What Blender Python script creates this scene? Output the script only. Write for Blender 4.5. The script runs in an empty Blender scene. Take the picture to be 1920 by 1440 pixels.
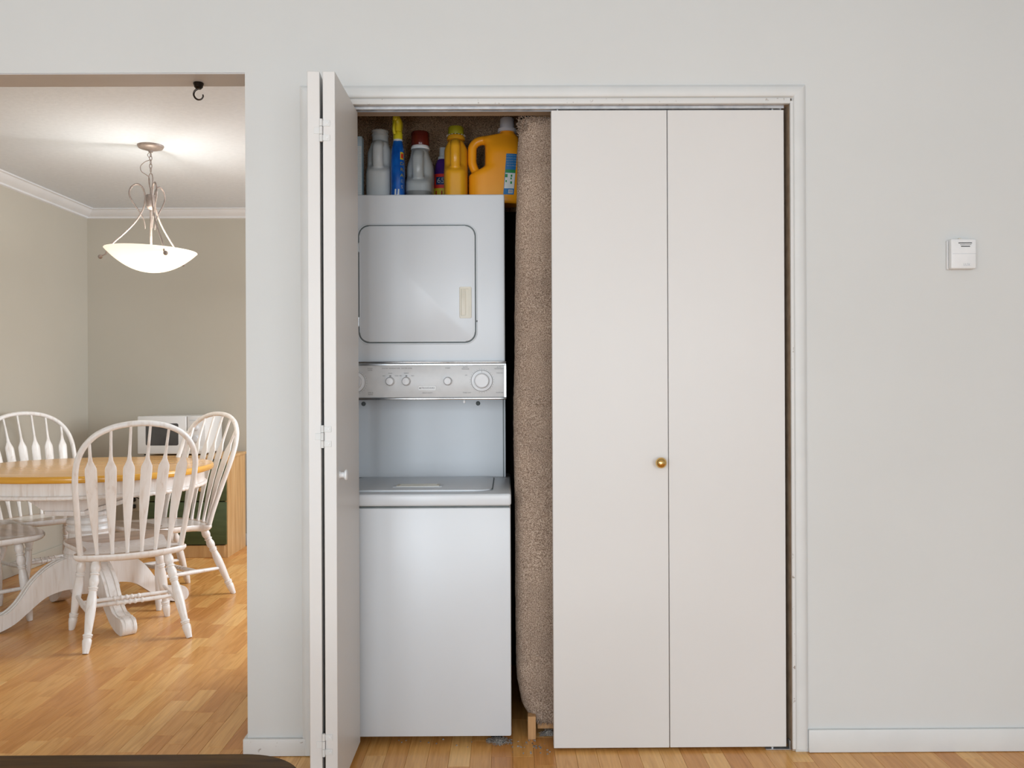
import bpy, bmesh, math, random
from mathutils import Vector, Matrix, noise
from mathutils.bvhtree import BVHTree
PI = math.pi
rnd = random.Random(7)
S = bpy.context.scene
COL = S.collection

# ------------------------------------------------------------------ camera, world, lights, exposure
cd = bpy.data.cameras.new('camera'); cam = bpy.data.objects.new('camera', cd); COL.objects.link(cam)
cd.sensor_width = 36; cd.lens = 1650 / 1920 * 36; cd.clip_start = .02; cd.shift_y = -2 / 1920
CAM = Vector((-.0335, -2.742, 1.155))
cam.matrix_world = (Matrix.Translation(CAM) @ Matrix.Rotation(math.radians(-.3), 4, 'Z')
                    @ Matrix.Rotation(PI / 2, 4, 'X') @ Matrix.Rotation(math.radians(-.25), 4, 'Z'))
S.camera = cam
S.view_settings.view_transform = 'Standard'; S.view_settings.look = 'None'
S.view_settings.gamma = 1; S.view_settings.use_curve_mapping = False
S.view_settings.exposure = -0.13
w = bpy.data.worlds.new('World'); S.world = w; w.use_nodes = True
w.node_tree.nodes['Background'].inputs[0].default_value = (.80, .88, 1, 1)
w.node_tree.nodes['Background'].inputs[1].default_value = 1.0

def area(name, loc, rot, sx, sy, power, col, spread=PI):
    l = bpy.data.lights.new(name, 'AREA'); l.shape = 'RECTANGLE'; l.size = sx; l.size_y = sy
    l.energy = power; l.color = col; l.spread = spread
    o = bpy.data.objects.new(name, l); o.location = loc; o.rotation_euler = rot; COL.objects.link(o); return o
# daylight through the glass door behind the camera; the other areas are added fill
area('daylight_glass_door', (-.75, -4.93, 1.12), (PI / 2, 0, 0), .90, 2.0, 62, (.84, .93, 1))
area('fill_right_rear', (1.25, -4.93, 1.35), (PI / 2, 0, 0), 1.9, 1.45, 62, (.84, .93, 1))  # added fill from the right, behind the camera
area('fill_left_rear', (-2.2, -4.93, 1.35), (PI / 2, 0, 0), 1.3, 1.45, 60, (.84, .93, 1))  # added to light the dining opening and chairs from the front
area('fill_kitchen_side', (1.42, 2.3, 1.45), (PI / 2, 0, PI / 2), 1.5, 1.1, 85, (.80, .90, 1))  # added side light for the dining room, no such window in view
# added overhead light, out of view, that brightens the dining room
area('fill_kitchen_overhead', (.1, 2.3, 2.36), (0, 0, 0), .6, .6, 30, (1, .98, .96))

# ------------------------------------------------------------------ node helpers
def mat(name, col=(.8, .8, .8), rough=.5, metal=0, spec=.5, coat=0, trans=0, ior=1.45, emit=None, es=0):
    m = bpy.data.materials.new(name); m.use_nodes = True
    b = m.node_tree.nodes['Principled BSDF']
    b.inputs['Base Color'].default_value = (*col, 1); b.inputs['Roughness'].default_value = rough
    b.inputs['Metallic'].default_value = metal; b.inputs['Specular IOR Level'].default_value = spec
    b.inputs['Coat Weight'].default_value = coat; b.inputs['Transmission Weight'].default_value = trans
    b.inputs['IOR'].default_value = ior
    if emit:
        b.inputs['Emission Color'].default_value = (*emit, 1); b.inputs['Emission Strength'].default_value = es
    return m
def nd(m, t, **kw):
    n = m.node_tree.nodes.new(t)
    for k, v in kw.items():
        if k in n.inputs: n.inputs[k].default_value = v
        else: setattr(n, k, v)
    return n
def ln(m, a, b): m.node_tree.links.new(a, b)
def bsdf(m): return m.node_tree.nodes['Principled BSDF']
def ramp(m, stops):
    r = nd(m, 'ShaderNodeValToRGB'); e = r.color_ramp.elements
    while len(e) < len(stops): e.new(.5)
    for i, (p, c) in enumerate(stops): e[i].position = p; e[i].color = (*c, 1)
    return r
def noisy(m, scale, c1, c2, stretch=(1, 1, 1), lo=.35, hi=.65, bump=0, bscale=None, detail=4, dist=.002):
    tc = nd(m, 'ShaderNodeTexCoord'); mp = nd(m, 'ShaderNodeMapping'); mp.inputs['Scale'].default_value = stretch
    ln(m, tc.outputs['Object'], mp.inputs[0])
    n = nd(m, 'ShaderNodeTexNoise', Scale=scale, Detail=detail); ln(m, mp.outputs[0], n.inputs['Vector'])
    r = ramp(m, [(lo, c1), (hi, c2)]); ln(m, n.outputs[0], r.inputs[0]); ln(m, r.outputs[0], bsdf(m).inputs['Base Color'])
    if bump:
        n2 = nd(m, 'ShaderNodeTexNoise', Scale=bscale or scale, Detail=3); ln(m, mp.outputs[0], n2.inputs['Vector'])
        b = nd(m, 'ShaderNodeBump', Strength=bump, Distance=dist); ln(m, n2.outputs[0], b.inputs['Height'])
        ln(m, b.outputs[0], bsdf(m).inputs['Normal'])
    return m

M = {}
M['wall'] = noisy(mat('painted_wall', rough=.62, spec=.3), 1.2, (.630, .632, .618), (.655, .658, .645), bump=.12, bscale=190, dist=.001)
M['trim'] = noisy(mat('trim_paint', rough=.42, spec=.4), 9, (.655, .660, .650), (.685, .690, .680), bump=.12, bscale=60, dist=.001)
M['trim_worn'] = noisy(mat('worn_trim_paint', rough=.45, spec=.4), 60, (.34, .29, .25), (.68, .675, .66), lo=.27, hi=.34, bump=.15, bscale=60, dist=.001)
M['door'] = noisy(mat('door_laminate', rough=.38, spec=.4), 2, (.685, .668, .650), (.697, .680, .662), bump=.04, bscale=80, dist=.0006)
M['dining_wall'] = noisy(mat('beige_wall', rough=.6, spec=.3), 1.0, (.480, .440, .365), (.500, .460, .385), bump=.1, bscale=160, dist=.001)
M['ceiling'] = noisy(mat('textured_ceiling', rough=.85, spec=.1), 40, (.645, .685, .725), (.675, .715, .755), bump=.3, bscale=60, dist=.002)
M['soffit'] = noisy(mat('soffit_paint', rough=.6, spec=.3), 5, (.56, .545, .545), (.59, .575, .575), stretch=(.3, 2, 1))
M['crown'] = noisy(mat('crown_paint', rough=.5, spec=.3), 6, (.70, .70, .70), (.73, .73, .73))
M['raw_jamb'] = noisy(mat('bare_jamb_wood', rough=.6), 8, (.36, .26, .18), (.46, .35, .25), stretch=(.4, 4, 4))
M['dark'] = noisy(mat('closet_shade_colour', rough=.9, spec=.1), 6, (.028, .024, .02), (.05, .043, .036))  # near-black colour stands in for the unlit depth of the closet
M['steel'] = noisy(mat('galvanised_steel', rough=.35, metal=.9), 30, (.50, .52, .55), (.66, .67, .69))
M['chrome'] = noisy(mat('chrome_strip', rough=.2, metal=1), 20, (.38, .39, .40), (.44, .45, .46))
M['brass'] = noisy(mat('polished_brass', rough=.12, metal=1), 20, (.66, .43, .14), (.74, .50, .19))
M['applwhite'] = noisy(mat('white_enamel', rough=.30, spec=.5, coat=.0), 3, (.655, .682, .712), (.670, .697, .727), bump=.02, bscale=9, dist=.002)
M['applside'] = noisy(mat('grey_enamel', rough=.3, spec=.5), 3, (.50, .53, .56), (.52, .55, .58))
M['panelgrey'] = noisy(mat('control_panel_grey', rough=.3, spec=.5), 40, (.60, .60, .60), (.63, .63, .63))
M['knobgrey'] = noisy(mat('knob_plastic', rough=.3), 30, (.66, .66, .67), (.70, .70, .71))
M['ivory'] = noisy(mat('ivory_plastic', rough=.4), 20, (.66, .62, .52), (.70, .66, .56))
M['seal'] = noisy(mat('dark_gap_gasket', rough=.6), 20, (.10, .12, .12), (.14, .16, .16))
M['ink'] = noisy(mat('grey_ink', rough=.6), 20, (.22, .22, .22), (.26, .26, .26))
M['black'] = noisy(mat('black_plastic', rough=.25), 20, (.010, .009, .008), (.018, .016, .014))
M['whiteplastic'] = noisy(mat('white_plastic', rough=.4), 20, (.74, .745, .75), (.78, .785, .79))
M['bronze'] = noisy(mat('dark_bronze_hook', rough=.25, metal=.6), 60, (.012, .009, .007), (.03, .02, .015))
M['nickel'] = noisy(mat('champagne_metal', rough=.42, metal=.3), 60, (.24, .19, .165), (.32, .26, .225))
M['pine'] = noisy(mat('pine_wood', rough=.45), 5, (.50, .29, .12), (.62, .39, .18), stretch=(6, 6, .6))
M['stub'] = noisy(mat('stud_wood', rough=.6), 5, (.42, .22, .09), (.58, .33, .15), stretch=(14, 14, 1))
M['green'] = noisy(mat('green_stain', rough=.45), 5, (.052, .075, .030), (.072, .10, .042), stretch=(.8, 3, 6))
M['mwglass'] = noisy(mat('microwave_window', rough=.12), 10, (.055, .053, .052), (.075, .073, .07))
M['mwwhite'] = noisy(mat('microwave_white', rough=.35), 10, (.72, .71, .69), (.76, .75, .73))
M['darkwood'] = noisy(mat('dark_stained_wood', rough=.30, spec=.06), 6, (.036, .015, .004), (.085, .042, .011), stretch=(1, 14, 14), bump=.25, bscale=40, dist=.0008)
M['lint'] = noisy(mat('grey_lint', rough=1, spec=.05), 250, (.12, .108, .095), (.44, .41, .37))
M['windowframe'] = noisy(mat('window_vinyl', rough=.4), 10, (.75, .75, .75), (.8, .8, .8))
m = mat('clear_glass', (1, 1, 1), .0, trans=1, ior=1.45); M['glass'] = m

# whitewashed oak of the dining set
def whitewash(name, a, b, c):
    m = mat(name, rough=.33, spec=.5, coat=.15)
    tc = nd(m, 'ShaderNodeTexCoord'); mp = nd(m, 'ShaderNodeMapping'); mp.inputs['Scale'].default_value = (30, 30, 3)
    ln(m, tc.outputs['Object'], mp.inputs[0])
    n = nd(m, 'ShaderNodeTexNoise', Scale=1.6, Detail=6, Distortion=.6); ln(m, mp.outputs[0], n.inputs['Vector'])
    r = ramp(m, [(.25, a), (.42, b), (.62, c)]); ln(m, n.outputs[0], r.inputs[0])
    ln(m, r.outputs[0], bsdf(m).inputs['Base Color'])
    b_ = nd(m, 'ShaderNodeBump', Strength=.12, Distance=.0015); ln(m, n.outputs[0], b_.inputs['Height']); ln(m, b_.outputs[0], bsdf(m).inputs['Normal'])
    return m
M['wash'] = whitewash('whitewashed_wood', (.68, .60, .535), (.80, .755, .715), (.84, .81, .78))
def seatwood(name):
    m = mat(name, rough=.30, spec=.5, coat=.3)
    tc = nd(m, 'ShaderNodeTexCoord'); mp = nd(m, 'ShaderNodeMapping'); mp.inputs['Scale'].default_value = (3, 16, 16)
    ln(m, tc.outputs['Object'], mp.inputs[0])
    n = nd(m, 'ShaderNodeTexNoise', Scale=1.4, Detail=5, Distortion=.4); ln(m, mp.outputs[0], n.inputs['Vector'])
    r = ramp(m, [(.3, (.44, .31, .225)), (.7, (.64, .49, .375))]); ln(m, n.outputs[0], r.inputs[0])
    ln(m, r.outputs[0], bsdf(m).inputs['Base Color']); return m
M['seat'] = seatwood('pickled_seat_wood')
def topwood():
    m = mat('honey_table_top', rough=.20, spec=.45, coat=.15)
    tc = nd(m, 'ShaderNodeTexCoord'); mp = nd(m, 'ShaderNodeMapping'); mp.inputs['Scale'].default_value = (1.2, 22, 22)
    ln(m, tc.outputs['Object'], mp.inputs[0])
    n = nd(m, 'ShaderNodeTexNoise', Scale=1.6, Detail=5); ln(m, mp.outputs[0], n.inputs['Vector'])
    r = ramp(m, [(.3, (.62, .31, .075)), (.7, (.74, .42, .13))]); ln(m, n.outputs[0], r.inputs[0])
    ln(m, r.outputs[0], bsdf(m).inputs['Base Color']); return m
M['top'] = topwood()
M['topedge'] = noisy(mat('amber_table_edge', rough=.25, coat=.4), 6, (.66, .32, .035), (.76, .40, .06), stretch=(1, 1, 6))

# beech strip floor: tone and offsets come from a colour attribute on every strip
def floor_mat():
    m = mat('beech_strip_floor', rough=.27, spec=.45)
    at = nd(m, 'ShaderNodeAttribute', attribute_name='tone'); sep = nd(m, 'ShaderNodeSeparateColor'); ln(m, at.outputs['Color'], sep.inputs[0])
    geo = nd(m, 'ShaderNodeNewGeometry')
    cmb = nd(m, 'ShaderNodeCombineXYZ')
    mul = nd(m, 'ShaderNodeMath', operation='MULTIPLY'); mul.inputs[1].default_value = 37; ln(m, sep.outputs[1], mul.inputs[0])
    mul2 = nd(m, 'ShaderNodeMath', operation='MULTIPLY'); mul2.inputs[1].default_value = 53; ln(m, sep.outputs[2], mul2.inputs[0])
    ln(m, mul.outputs[0], cmb.inputs[0]); ln(m, mul2.outputs[0], cmb.inputs[1])
    add = nd(m, 'ShaderNodeVectorMath', operation='ADD'); ln(m, geo.outputs['Position'], add.inputs[0]); ln(m, cmb.outputs[0], add.inputs[1])
    mp = nd(m, 'ShaderNodeMapping'); mp.inputs['Scale'].default_value = (14, 1.7, 1); ln(m, add.outputs[0], mp.inputs[0])
    n = nd(m, 'ShaderNodeTexNoise', Scale=1.0, Detail=2, Distortion=.3); ln(m, mp.outputs[0], n.inputs['Vector'])
    wv = nd(m, 'ShaderNodeMath', operation='MULTIPLY'); wv.inputs[1].default_value = 34; ln(m, n.outputs[0], wv.inputs[0])
    sn = nd(m, 'ShaderNodeMath', operation='SINE'); ln(m, wv.outputs[0], sn.inputs[0])
    mp2 = nd(m, 'ShaderNodeMapping'); mp2.inputs['Scale'].default_value = (160, 7, 1); ln(m, add.outputs[0], mp2.inputs[0])
    n2 = nd(m, 'ShaderNodeTexNoise', Scale=1.0, Detail=3); ln(m, mp2.outputs[0], n2.inputs['Vector'])
    r = ramp(m, [(0, (.60, .262, .072)), (.35, (.68, .328, .096)), (.7, (.755, .40, .128)), (1, (.84, .50, .19))]); ln(m, sep.outputs[0], r.inputs[0])
    mx = nd(m, 'ShaderNodeMix', data_type='RGBA', blend_type='MULTIPLY'); mx.inputs[0].default_value = 1
    g = ramp(m, [(0, (.90, .86, .80)), (.6, (1, 1, 1))])
    mm = nd(m, 'ShaderNodeMapRange'); mm.inputs['From Min'].default_value = -1; ln(m, sn.outputs[0], mm.inputs['Value']); ln(m, mm.outputs[0], g.inputs[0])
    ln(m, r.outputs[0], mx.inputs[6]); ln(m, g.outputs[0], mx.inputs[7])
    mx2 = nd(m, 'ShaderNodeMix', data_type='RGBA', blend_type='MULTIPLY'); mx2.inputs[0].default_value = 1
    g2 = ramp(m, [(.3, (.88, .86, .84)), (.6, (1.03, 1.03, 1.03))]); ln(m, n2.outputs[0], g2.inputs[0])
    ln(m, mx.outputs[2], mx2.inputs[6]); ln(m, g2.outputs[0], mx2.inputs[7]); ln(m, mx2.outputs[2], bsdf(m).inputs['Base Color'])
    return m
M['floor'] = floor_mat()

def carpet_mat(name, c1, c2, c3):
    m = mat(name, rough=.95, spec=.08)
    tc = nd(m, 'ShaderNodeTexCoord')
    n = nd(m, 'ShaderNodeTexNoise', Scale=330, Detail=3); ln(m, tc.outputs['Object'], n.inputs['Vector'])
    r = ramp(m, [(.33, c1), (.5, c2), (.67, c3)]); ln(m, n.outputs[0], r.inputs[0])
    n3 = nd(m, 'ShaderNodeTexNoise', Scale=9, Detail=2); ln(m, tc.outputs['Object'], n3.inputs['Vector'])
    r3 = ramp(m, [(.35, (.88, .86, .84)), (.65, (1.05, 1.03, 1.0))]); ln(m, n3.outputs[0], r3.inputs[0])
    mx = nd(m, 'ShaderNodeMix', data_type='RGBA', blend_type='MULTIPLY'); mx.inputs[0].default_value = 1
    ln(m, r.outputs[0], mx.inputs[6]); ln(m, r3.outputs[0], mx.inputs[7]); ln(m, mx.outputs[2], bsdf(m).inputs['Base Color'])
    b = nd(m, 'ShaderNodeBump', Strength=.9, Distance=.004); ln(m, n.outputs[0], b.inputs['Height']); ln(m, b.outputs[0], bsdf(m).inputs['Normal'])
    return m
M['carpet'] = carpet_mat('tan_carpet_pile', (.17, .115, .085), (.38, .285, .22), (.62, .50, .41))
M['carpet_dark'] = carpet_mat('brown_carpet_pile', (.17, .10, .06), (.42, .28, .18), (.70, .50, .34))

# bottle plastics
M['jug_orange'] = noisy(mat('orange_plastic', rough=.3, spec=.5), 8, (.80, .30, .008), (.86, .34, .012))
M['jug_yellow'] = noisy(mat('yellow_plastic', rough=.3, spec=.5), 8, (.72, .33, .012), (.78, .38, .02))
M['jug_grey'] = noisy(mat('pale_grey_plastic', rough=.35, spec=.5), 8, (.54, .56, .56), (.60, .62, .62))
def liquid_mat():
    m = mat('clouded_grey_plastic', rough=.28, spec=.5)
    tc = nd(m, 'ShaderNodeTexCoord'); sp = nd(m, 'ShaderNodeSeparateXYZ'); ln(m, tc.outputs['Object'], sp.inputs[0])
    r = ramp(m, [(.0415, (.16, .165, .16)), (.043, (.36, .38, .38))]); ln(m, sp.outputs[2], r.inputs[0]); ln(m, r.outputs[0], bsdf(m).inputs['Base Color'])
    return m
M['jug_liquid'] = liquid_mat()
M['cap_white'] = noisy(mat('white_cap', rough=.4), 10, (.60, .60, .66), (.66, .66, .72))
M['cap_olive'] = noisy(mat('olive_yellow_cap', rough=.4), 10, (.34, .32, .012), (.42, .39, .02))
M['cap_red'] = noisy(mat('dark_red_cap', rough=.2, coat=.4), 10, (.085, .010, .006), (.14, .02, .012))
M['spray_yellow'] = noisy(mat('spray_yellow', rough=.35), 10, (.72, .62, .02), (.80, .70, .03))
M['spray_blue'] = noisy(mat('spray_blue_sleeve', rough=.18, coat=.4), 25, (.004, .065, .30), (.008, .13, .50), stretch=(1, 1, .6))
M['purple'] = noisy(mat('purple_plastic', rough=.3), 10, (.045, .012, .13), (.065, .02, .18))
M['label_red'] = noisy(mat('label_red', rough=.4), 10, (.62, .03, .02), (.70, .045, .03))
M['label_yellow'] = noisy(mat('label_yellow', rough=.4), 10, (.60, .46, .02), (.72, .55, .03))
M['label_blue'] = noisy(mat('label_blue', rough=.4), 10, (.012, .13, .34), (.018, .17, .42))
M['label_navy'] = noisy(mat('label_navy', rough=.4), 10, (.006, .03, .12), (.01, .04, .16))
M['label_green'] = noisy(mat('label_green', rough=.4), 10, (.02, .22, .06), (.03, .28, .08))
M['label_white'] = noisy(mat('label_white', rough=.5), 10, (.62, .64, .62), (.68, .70, .68))
M['box_blue'] = noisy(mat('pale_blue_carton', rough=.5), 10, (.36, .48, .55), (.46, .57, .63))

# ------------------------------------------------------------------ object helpers
def tag(o, label=None, cat=None, group=None, kind=None):
    if label: o['label'] = label
    if cat: o['category'] = cat
    if group: o['group'] = group
    if kind: o['kind'] = kind
    return o
def thing(name, loc, label, cat, rz=0, group=None, kind=None):
    o = bpy.data.objects.new(name, None); COL.objects.link(o); o.location = loc; o.rotation_euler = (0, 0, rz)
    o.empty_display_size = .05
    return tag(o, label, cat, group, kind)
def copy_tree(o, parent=None):
    c = o.copy(); COL.objects.link(c); c.parent = parent
    for ch in list(o.children): copy_tree(ch, c)
    return c

class MB:
    def __init__(s): s.bm = bmesh.new()
    def box(s, x0, x1, y0, y1, z0, z1, bev=0, seg=2, rot=None, piv=None):
        r = bmesh.ops.create_cube(s.bm, size=1); vs = r['verts']
        for v in vs:
            v.co = Vector(((x0 + x1) / 2 + v.co.x * (x1 - x0), (y0 + y1) / 2 + v.co.y * (y1 - y0), (z0 + z1) / 2 + v.co.z * (z1 - z0)))
        if rot:
            p = Vector(piv or ((x0 + x1) / 2, (y0 + y1) / 2, (z0 + z1) / 2))
            for v in vs: v.co = rot @ (v.co - p) + p
        if bev:
            es = list({e for v in vs for e in v.link_edges})
            bmesh.ops.bevel(s.bm, geom=es, offset=bev, segments=seg, affect='EDGES', profile=.5)
        return s
    def rings(s, rings, cap=True, closed=False):
        R = [[s.bm.verts.new(p) for p in r] for r in rings]
        n = len(R[0])
        rr = range(len(R)) if closed else range(len(R) - 1)
        for i in rr:
            a, b = R[i], R[(i + 1) % len(R)]
            for j in range(n): s.bm.faces.new((a[j], a[(j + 1) % n], b[(j + 1) % n], b[j]))
        if cap and not closed:
            s.bm.faces.new(list(reversed(R[0]))); s.bm.faces.new(R[-1])
        return s
    def tube(s, pts, rad, n=10, closed=False, flat=1.0, up=None):
        pts = [Vector(p) for p in pts]; N = len(pts)
        if not hasattr(rad, '__len__'): rad = [rad] * N
        rings = []; prev = None
        for i, p in enumerate(pts):
            if closed: t = pts[(i + 1) % N] - pts[i - 1]
            else: t = pts[min(i + 1, N - 1)] - pts[max(i - 1, 0)]
            t.normalize()
            if prev is None:
                a = Vector(up) if up else (Vector((0, 0, 1)) if abs(t.z) < .9 else Vector((0, 1, 0)))
                u = (a - t * a.dot(t)).normalized()
            else: u = (prev - t * prev.dot(t)).normalized()
            prev = u; v = t.cross(u)
            rings.append([p + (u * math.cos(2 * PI * k / n) * flat + v * math.sin(2 * PI * k / n)) * rad[i] for k in range(n)])
        return s.rings(rings, closed=closed)
    def lathe(s, prof, base=(0, 0, 0), axis=(0, 0, 1), n=20, cap=True):
        """prof: (radius, distance along axis)"""
        ax = Vector(axis).normalized(); a = Vector((1, 0, 0)) if abs(ax.x) < .9 else Vector((0, 1, 0))
        u = (a - ax * a.dot(ax)).normalized(); v = ax.cross(u); b = Vector(base)
        return s.rings([[b + ax * h + (u * math.cos(2 * PI * k / n) + v * math.sin(2 * PI * k / n)) * max(r, 1e-5) for k in range(n)] for r, h in prof], cap=cap)
    def prism(s, poly, fn, d0, d1, bev=0):
        """poly 2D extruded; fn(a,b,d)->3D"""
        A = [s.bm.verts.new(fn(a, b, d0)) for a, b in poly]; B = [s.bm.verts.new(fn(a, b, d1)) for a, b in poly]
        n = len(poly); f = [s.bm.faces.new(A), s.bm.faces.new(list(reversed(B)))]
        for i in range(n): s.bm.faces.new((A[i], B[i], B[(i + 1) % n], A[(i + 1) % n]))
        if bev:
            es = list(set(f[0].edges) | set(f[1].edges))
            bmesh.ops.bevel(s.bm, geom=es, offset=bev, segments=2, affect='EDGES', profile=.5)
        return s
    def mesh(s, name, m, angle=40):
        bmesh.ops.recalc_face_normals(s.bm, faces=s.bm.faces)
        me = bpy.data.meshes.new(name); s.bm.to_mesh(me); s.bm.free()
        me.shade_smooth(); me.set_sharp_from_angle(angle=math.radians(angle))
        me.materials.append(M[m] if isinstance(m, str) else m); return me
    def build(s, name, m, parent=None, loc=(0, 0, 0), angle=40):
        o = bpy.data.objects.new(name, s.mesh(name, m, angle)); COL.objects.link(o)
        o.location = loc
        if parent: o.parent = parent
        return o
def struct(o, label=None):
    o['kind'] = 'structure'
    if label: o['label'] = label
    return o
def catmull(P, k=8, closed=False):
    P = [Vector(p) for p in P]; n = len(P); out = []
    rng = range(n) if closed else range(n - 1)
    for i in rng:
        if closed: a, b, c, d = P[i - 1], P[i], P[(i + 1) % n], P[(i + 2) % n]
        else: a, b, c, d = P[max(i - 1, 0)], P[i], P[i + 1], P[min(i + 2, n - 1)]
        for j in range(k):
            t = j / k
            out.append(.5 * ((2 * b) + (c - a) * t + (2 * a - 5 * b + 4 * c - d) * t * t + (3 * b - a - 3 * c + d) * t ** 3))
    if not closed: out.append(P[-1])
    return out
def rrect(x0, x1, z0, z1, r, n=5):
    out = []
    for cx, cz, a0 in ((x1 - r, z1 - r, 0), (x0 + r, z1 - r, PI / 2), (x0 + r, z0 + r, PI), (x1 - r, z0 + r, 1.5 * PI)):
        for k in range(n + 1):
            a = a0 + PI / 2 * k / n; out.append((cx + r * math.cos(a), cz + r * math.sin(a)))
    return out
XZ = lambda a, b, d: (a, d, b)      # polygon in x/z, extruded along y
XY = lambda a, b, d: (a, b, d)
YZ = lambda a, b, d: (d, a, b)
def text(name, s, size, m, parent, loc, rot=(PI / 2, 0, 0), depth=.0004, align='CENTER', proj=None):
    """lettering converted to a thin mesh; proj=BVH wraps it onto a curved surface along +Y"""
    c = bpy.data.curves.new(name, 'FONT'); c.body = s; c.size = size; c.extrude = depth; c.align_x = align; c.align_y = 'CENTER'; c.resolution_u = 2
    t = bpy.data.objects.new('tmp', c); COL.objects.link(t)
    dg = bpy.context.evaluated_depsgraph_get(); me = bpy.data.meshes.new_from_object(t.evaluated_get(dg)); bpy.data.objects.remove(t)
    me.name = name; me.materials.clear(); me.materials.append(M[m])
    from mathutils import Euler
    mx = Matrix.Translation(Vector(loc)) @ Euler(rot).to_matrix().to_4x4(); me.transform(mx)
    if proj:
        for v in me.vertices:
            h = proj.ray_cast(Vector((v.co.x, -1, v.co.z)), Vector((0, 1, 0)))
            if h[0]: v.co.y = h[0].y - .0018
    o = bpy.data.objects.new(name, me); COL.objects.link(o); o.parent = parent; return o

# ------------------------------------------------------------------ the setting
WX0, WX1 = -3.035, 3.2          # side walls
CL, DC = 2.46, 2.404            # ceilings
T = .115                        # wall thickness
DB = 3.57                       # dining back wall
def wallbox(name, x0, x1, y0, y1, z0, z1, m, label=None):
    return struct(MB().box(x0, x1, y0, y1, z0, z1).build(name, m), label)
OPR = -.846; OPT = 2.124
# front wall: pier, header above the openings, right part - one wall built of abutting boxes
b = MB()
b.box(OPR, -.626, 0, T, 0, OPT); b.box(WX0, WX1, 0, T, OPT, CL); b.box(-.626, .862, 0, T, 2.040, OPT); b.box(.862, WX1, 0, T, 0, OPT)
struct(b.build('wall_front', 'wall', angle=20), 'pale grey wall holding the laundry closet and the dining room opening')
# dining side skin of the header (soffit board of the opening)
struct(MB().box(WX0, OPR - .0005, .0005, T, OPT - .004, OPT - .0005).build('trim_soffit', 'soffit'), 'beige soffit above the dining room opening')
wallbox('wall_left', WX0 - .1, WX0, -5, DB, 0, CL + .1, 'dining_wall', 'beige left wall of the dining room')
wallbox('wall_right', WX1, WX1 + .1, -5, T, 0, CL + .1, 'wall', 'right wall of the living room')
wallbox('wall_back', WX0 - .1, 1.6, DB, DB + .1, 0, DC + .1, 'dining_wall', 'beige back wall of the dining room behind the microwave')
wallbox('ceiling', WX0 - .1, WX1 + .1, -5.1, 0, CL, CL + .1, 'ceiling', 'living room ceiling')
wallbox('ceiling_dining', WX0 - .1, 1.6, T, DB + .1, DC, DC + .1, 'ceiling', 'textured white dining room ceiling')
# closet walls
b = MB(); b.box(-.846, -.731, T, .86, 0, DC); struct(b.build('wall_closet_left', 'wall'), 'side wall of the laundry closet')
wallbox('wall_closet_back', -.846, 1.05, .86, .92, 0, DC, 'dark', 'back wall of the laundry closet with its shade painted in')
wallbox('wall_closet_right', .97, 1.05, T, .86, 0, DC, 'dark', 'right wall of the laundry closet with its shade painted in')
# kitchen end wall hidden behind the closet, with a gap for the added side light
b = MB(); b.box(1.5, 1.6, .92, DB, 0, .9); b.box(1.5, 1.6, .92, DB, 2.0, DC); b.box(1.5, 1.6, .92, 1.55, .9, 2.0); b.box(1.5, 1.6, 3.05, DB, .9, 2.0)
struct(b.build('wall_kitchen', 'dining_wall'), 'kitchen end wall')
wallbox('wall_kitchen_side', 1.05, 1.5, .86, .92, 0, DC, 'dining_wall', 'kitchen side wall')
# rear wall of the living room with a glass door and gaps for two added windows
b = MB()
b.box(WX0, -2.85, -5.1, -5, 0, CL); b.box(-2.85, -1.55, -5.1, -5, 0, .62); b.box(-2.85, -1.55, -5.1, -5, 2.10, CL); b.box(-1.55, -1.2, -5.1, -5, 0, CL); b.box(-1.2, -.3, -5.1, -5, 2.16, CL); b.box(-.3, .3, -5.1, -5, 0, CL)
b.box(.3, 2.2, -5.1, -5, 0, .62); b.box(.3, 2.2, -5.1, -5, 2.10, CL); b.box(2.2, WX1, -5.1, -5, 0, CL)
struct(b.build('wall_rear', 'wall'), 'living room wall with a glass door and two added windows behind the viewer')
def winframe(name, x0, x1, z0, z1, mull):
    t = thing(name, (0, 0, 0), 'white framed window, unseen behind the viewer', None, kind='structure')
    b = MB(); f = .045
    b.box(x0, x0 + f, -5.07, -5.0, z0, z1); b.box(x1 - f, x1, -5.07, -5.0, z0, z1); b.box(x0 + f, x1 - f, -5.07, -5.0, z0, z0 + f); b.box(x0 + f, x1 - f, -5.07, -5.0, z1 - f, z1)
    for q in mull: b.box(q - .02, q + .02, -5.06, -5.01, z0 + f, z1 - f)
    b.build('window_frame', 'windowframe', t)
    return t
winframe('window_1', -1.2, -.3, .03, 2.16, []); winframe('fill_window_right', .3, 2.2, .62, 2.10, [1.25]); winframe('fill_window_left', -2.85, -1.55, .62, 2.10, [-2.2])  # the right and left windows are added for fill light

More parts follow.
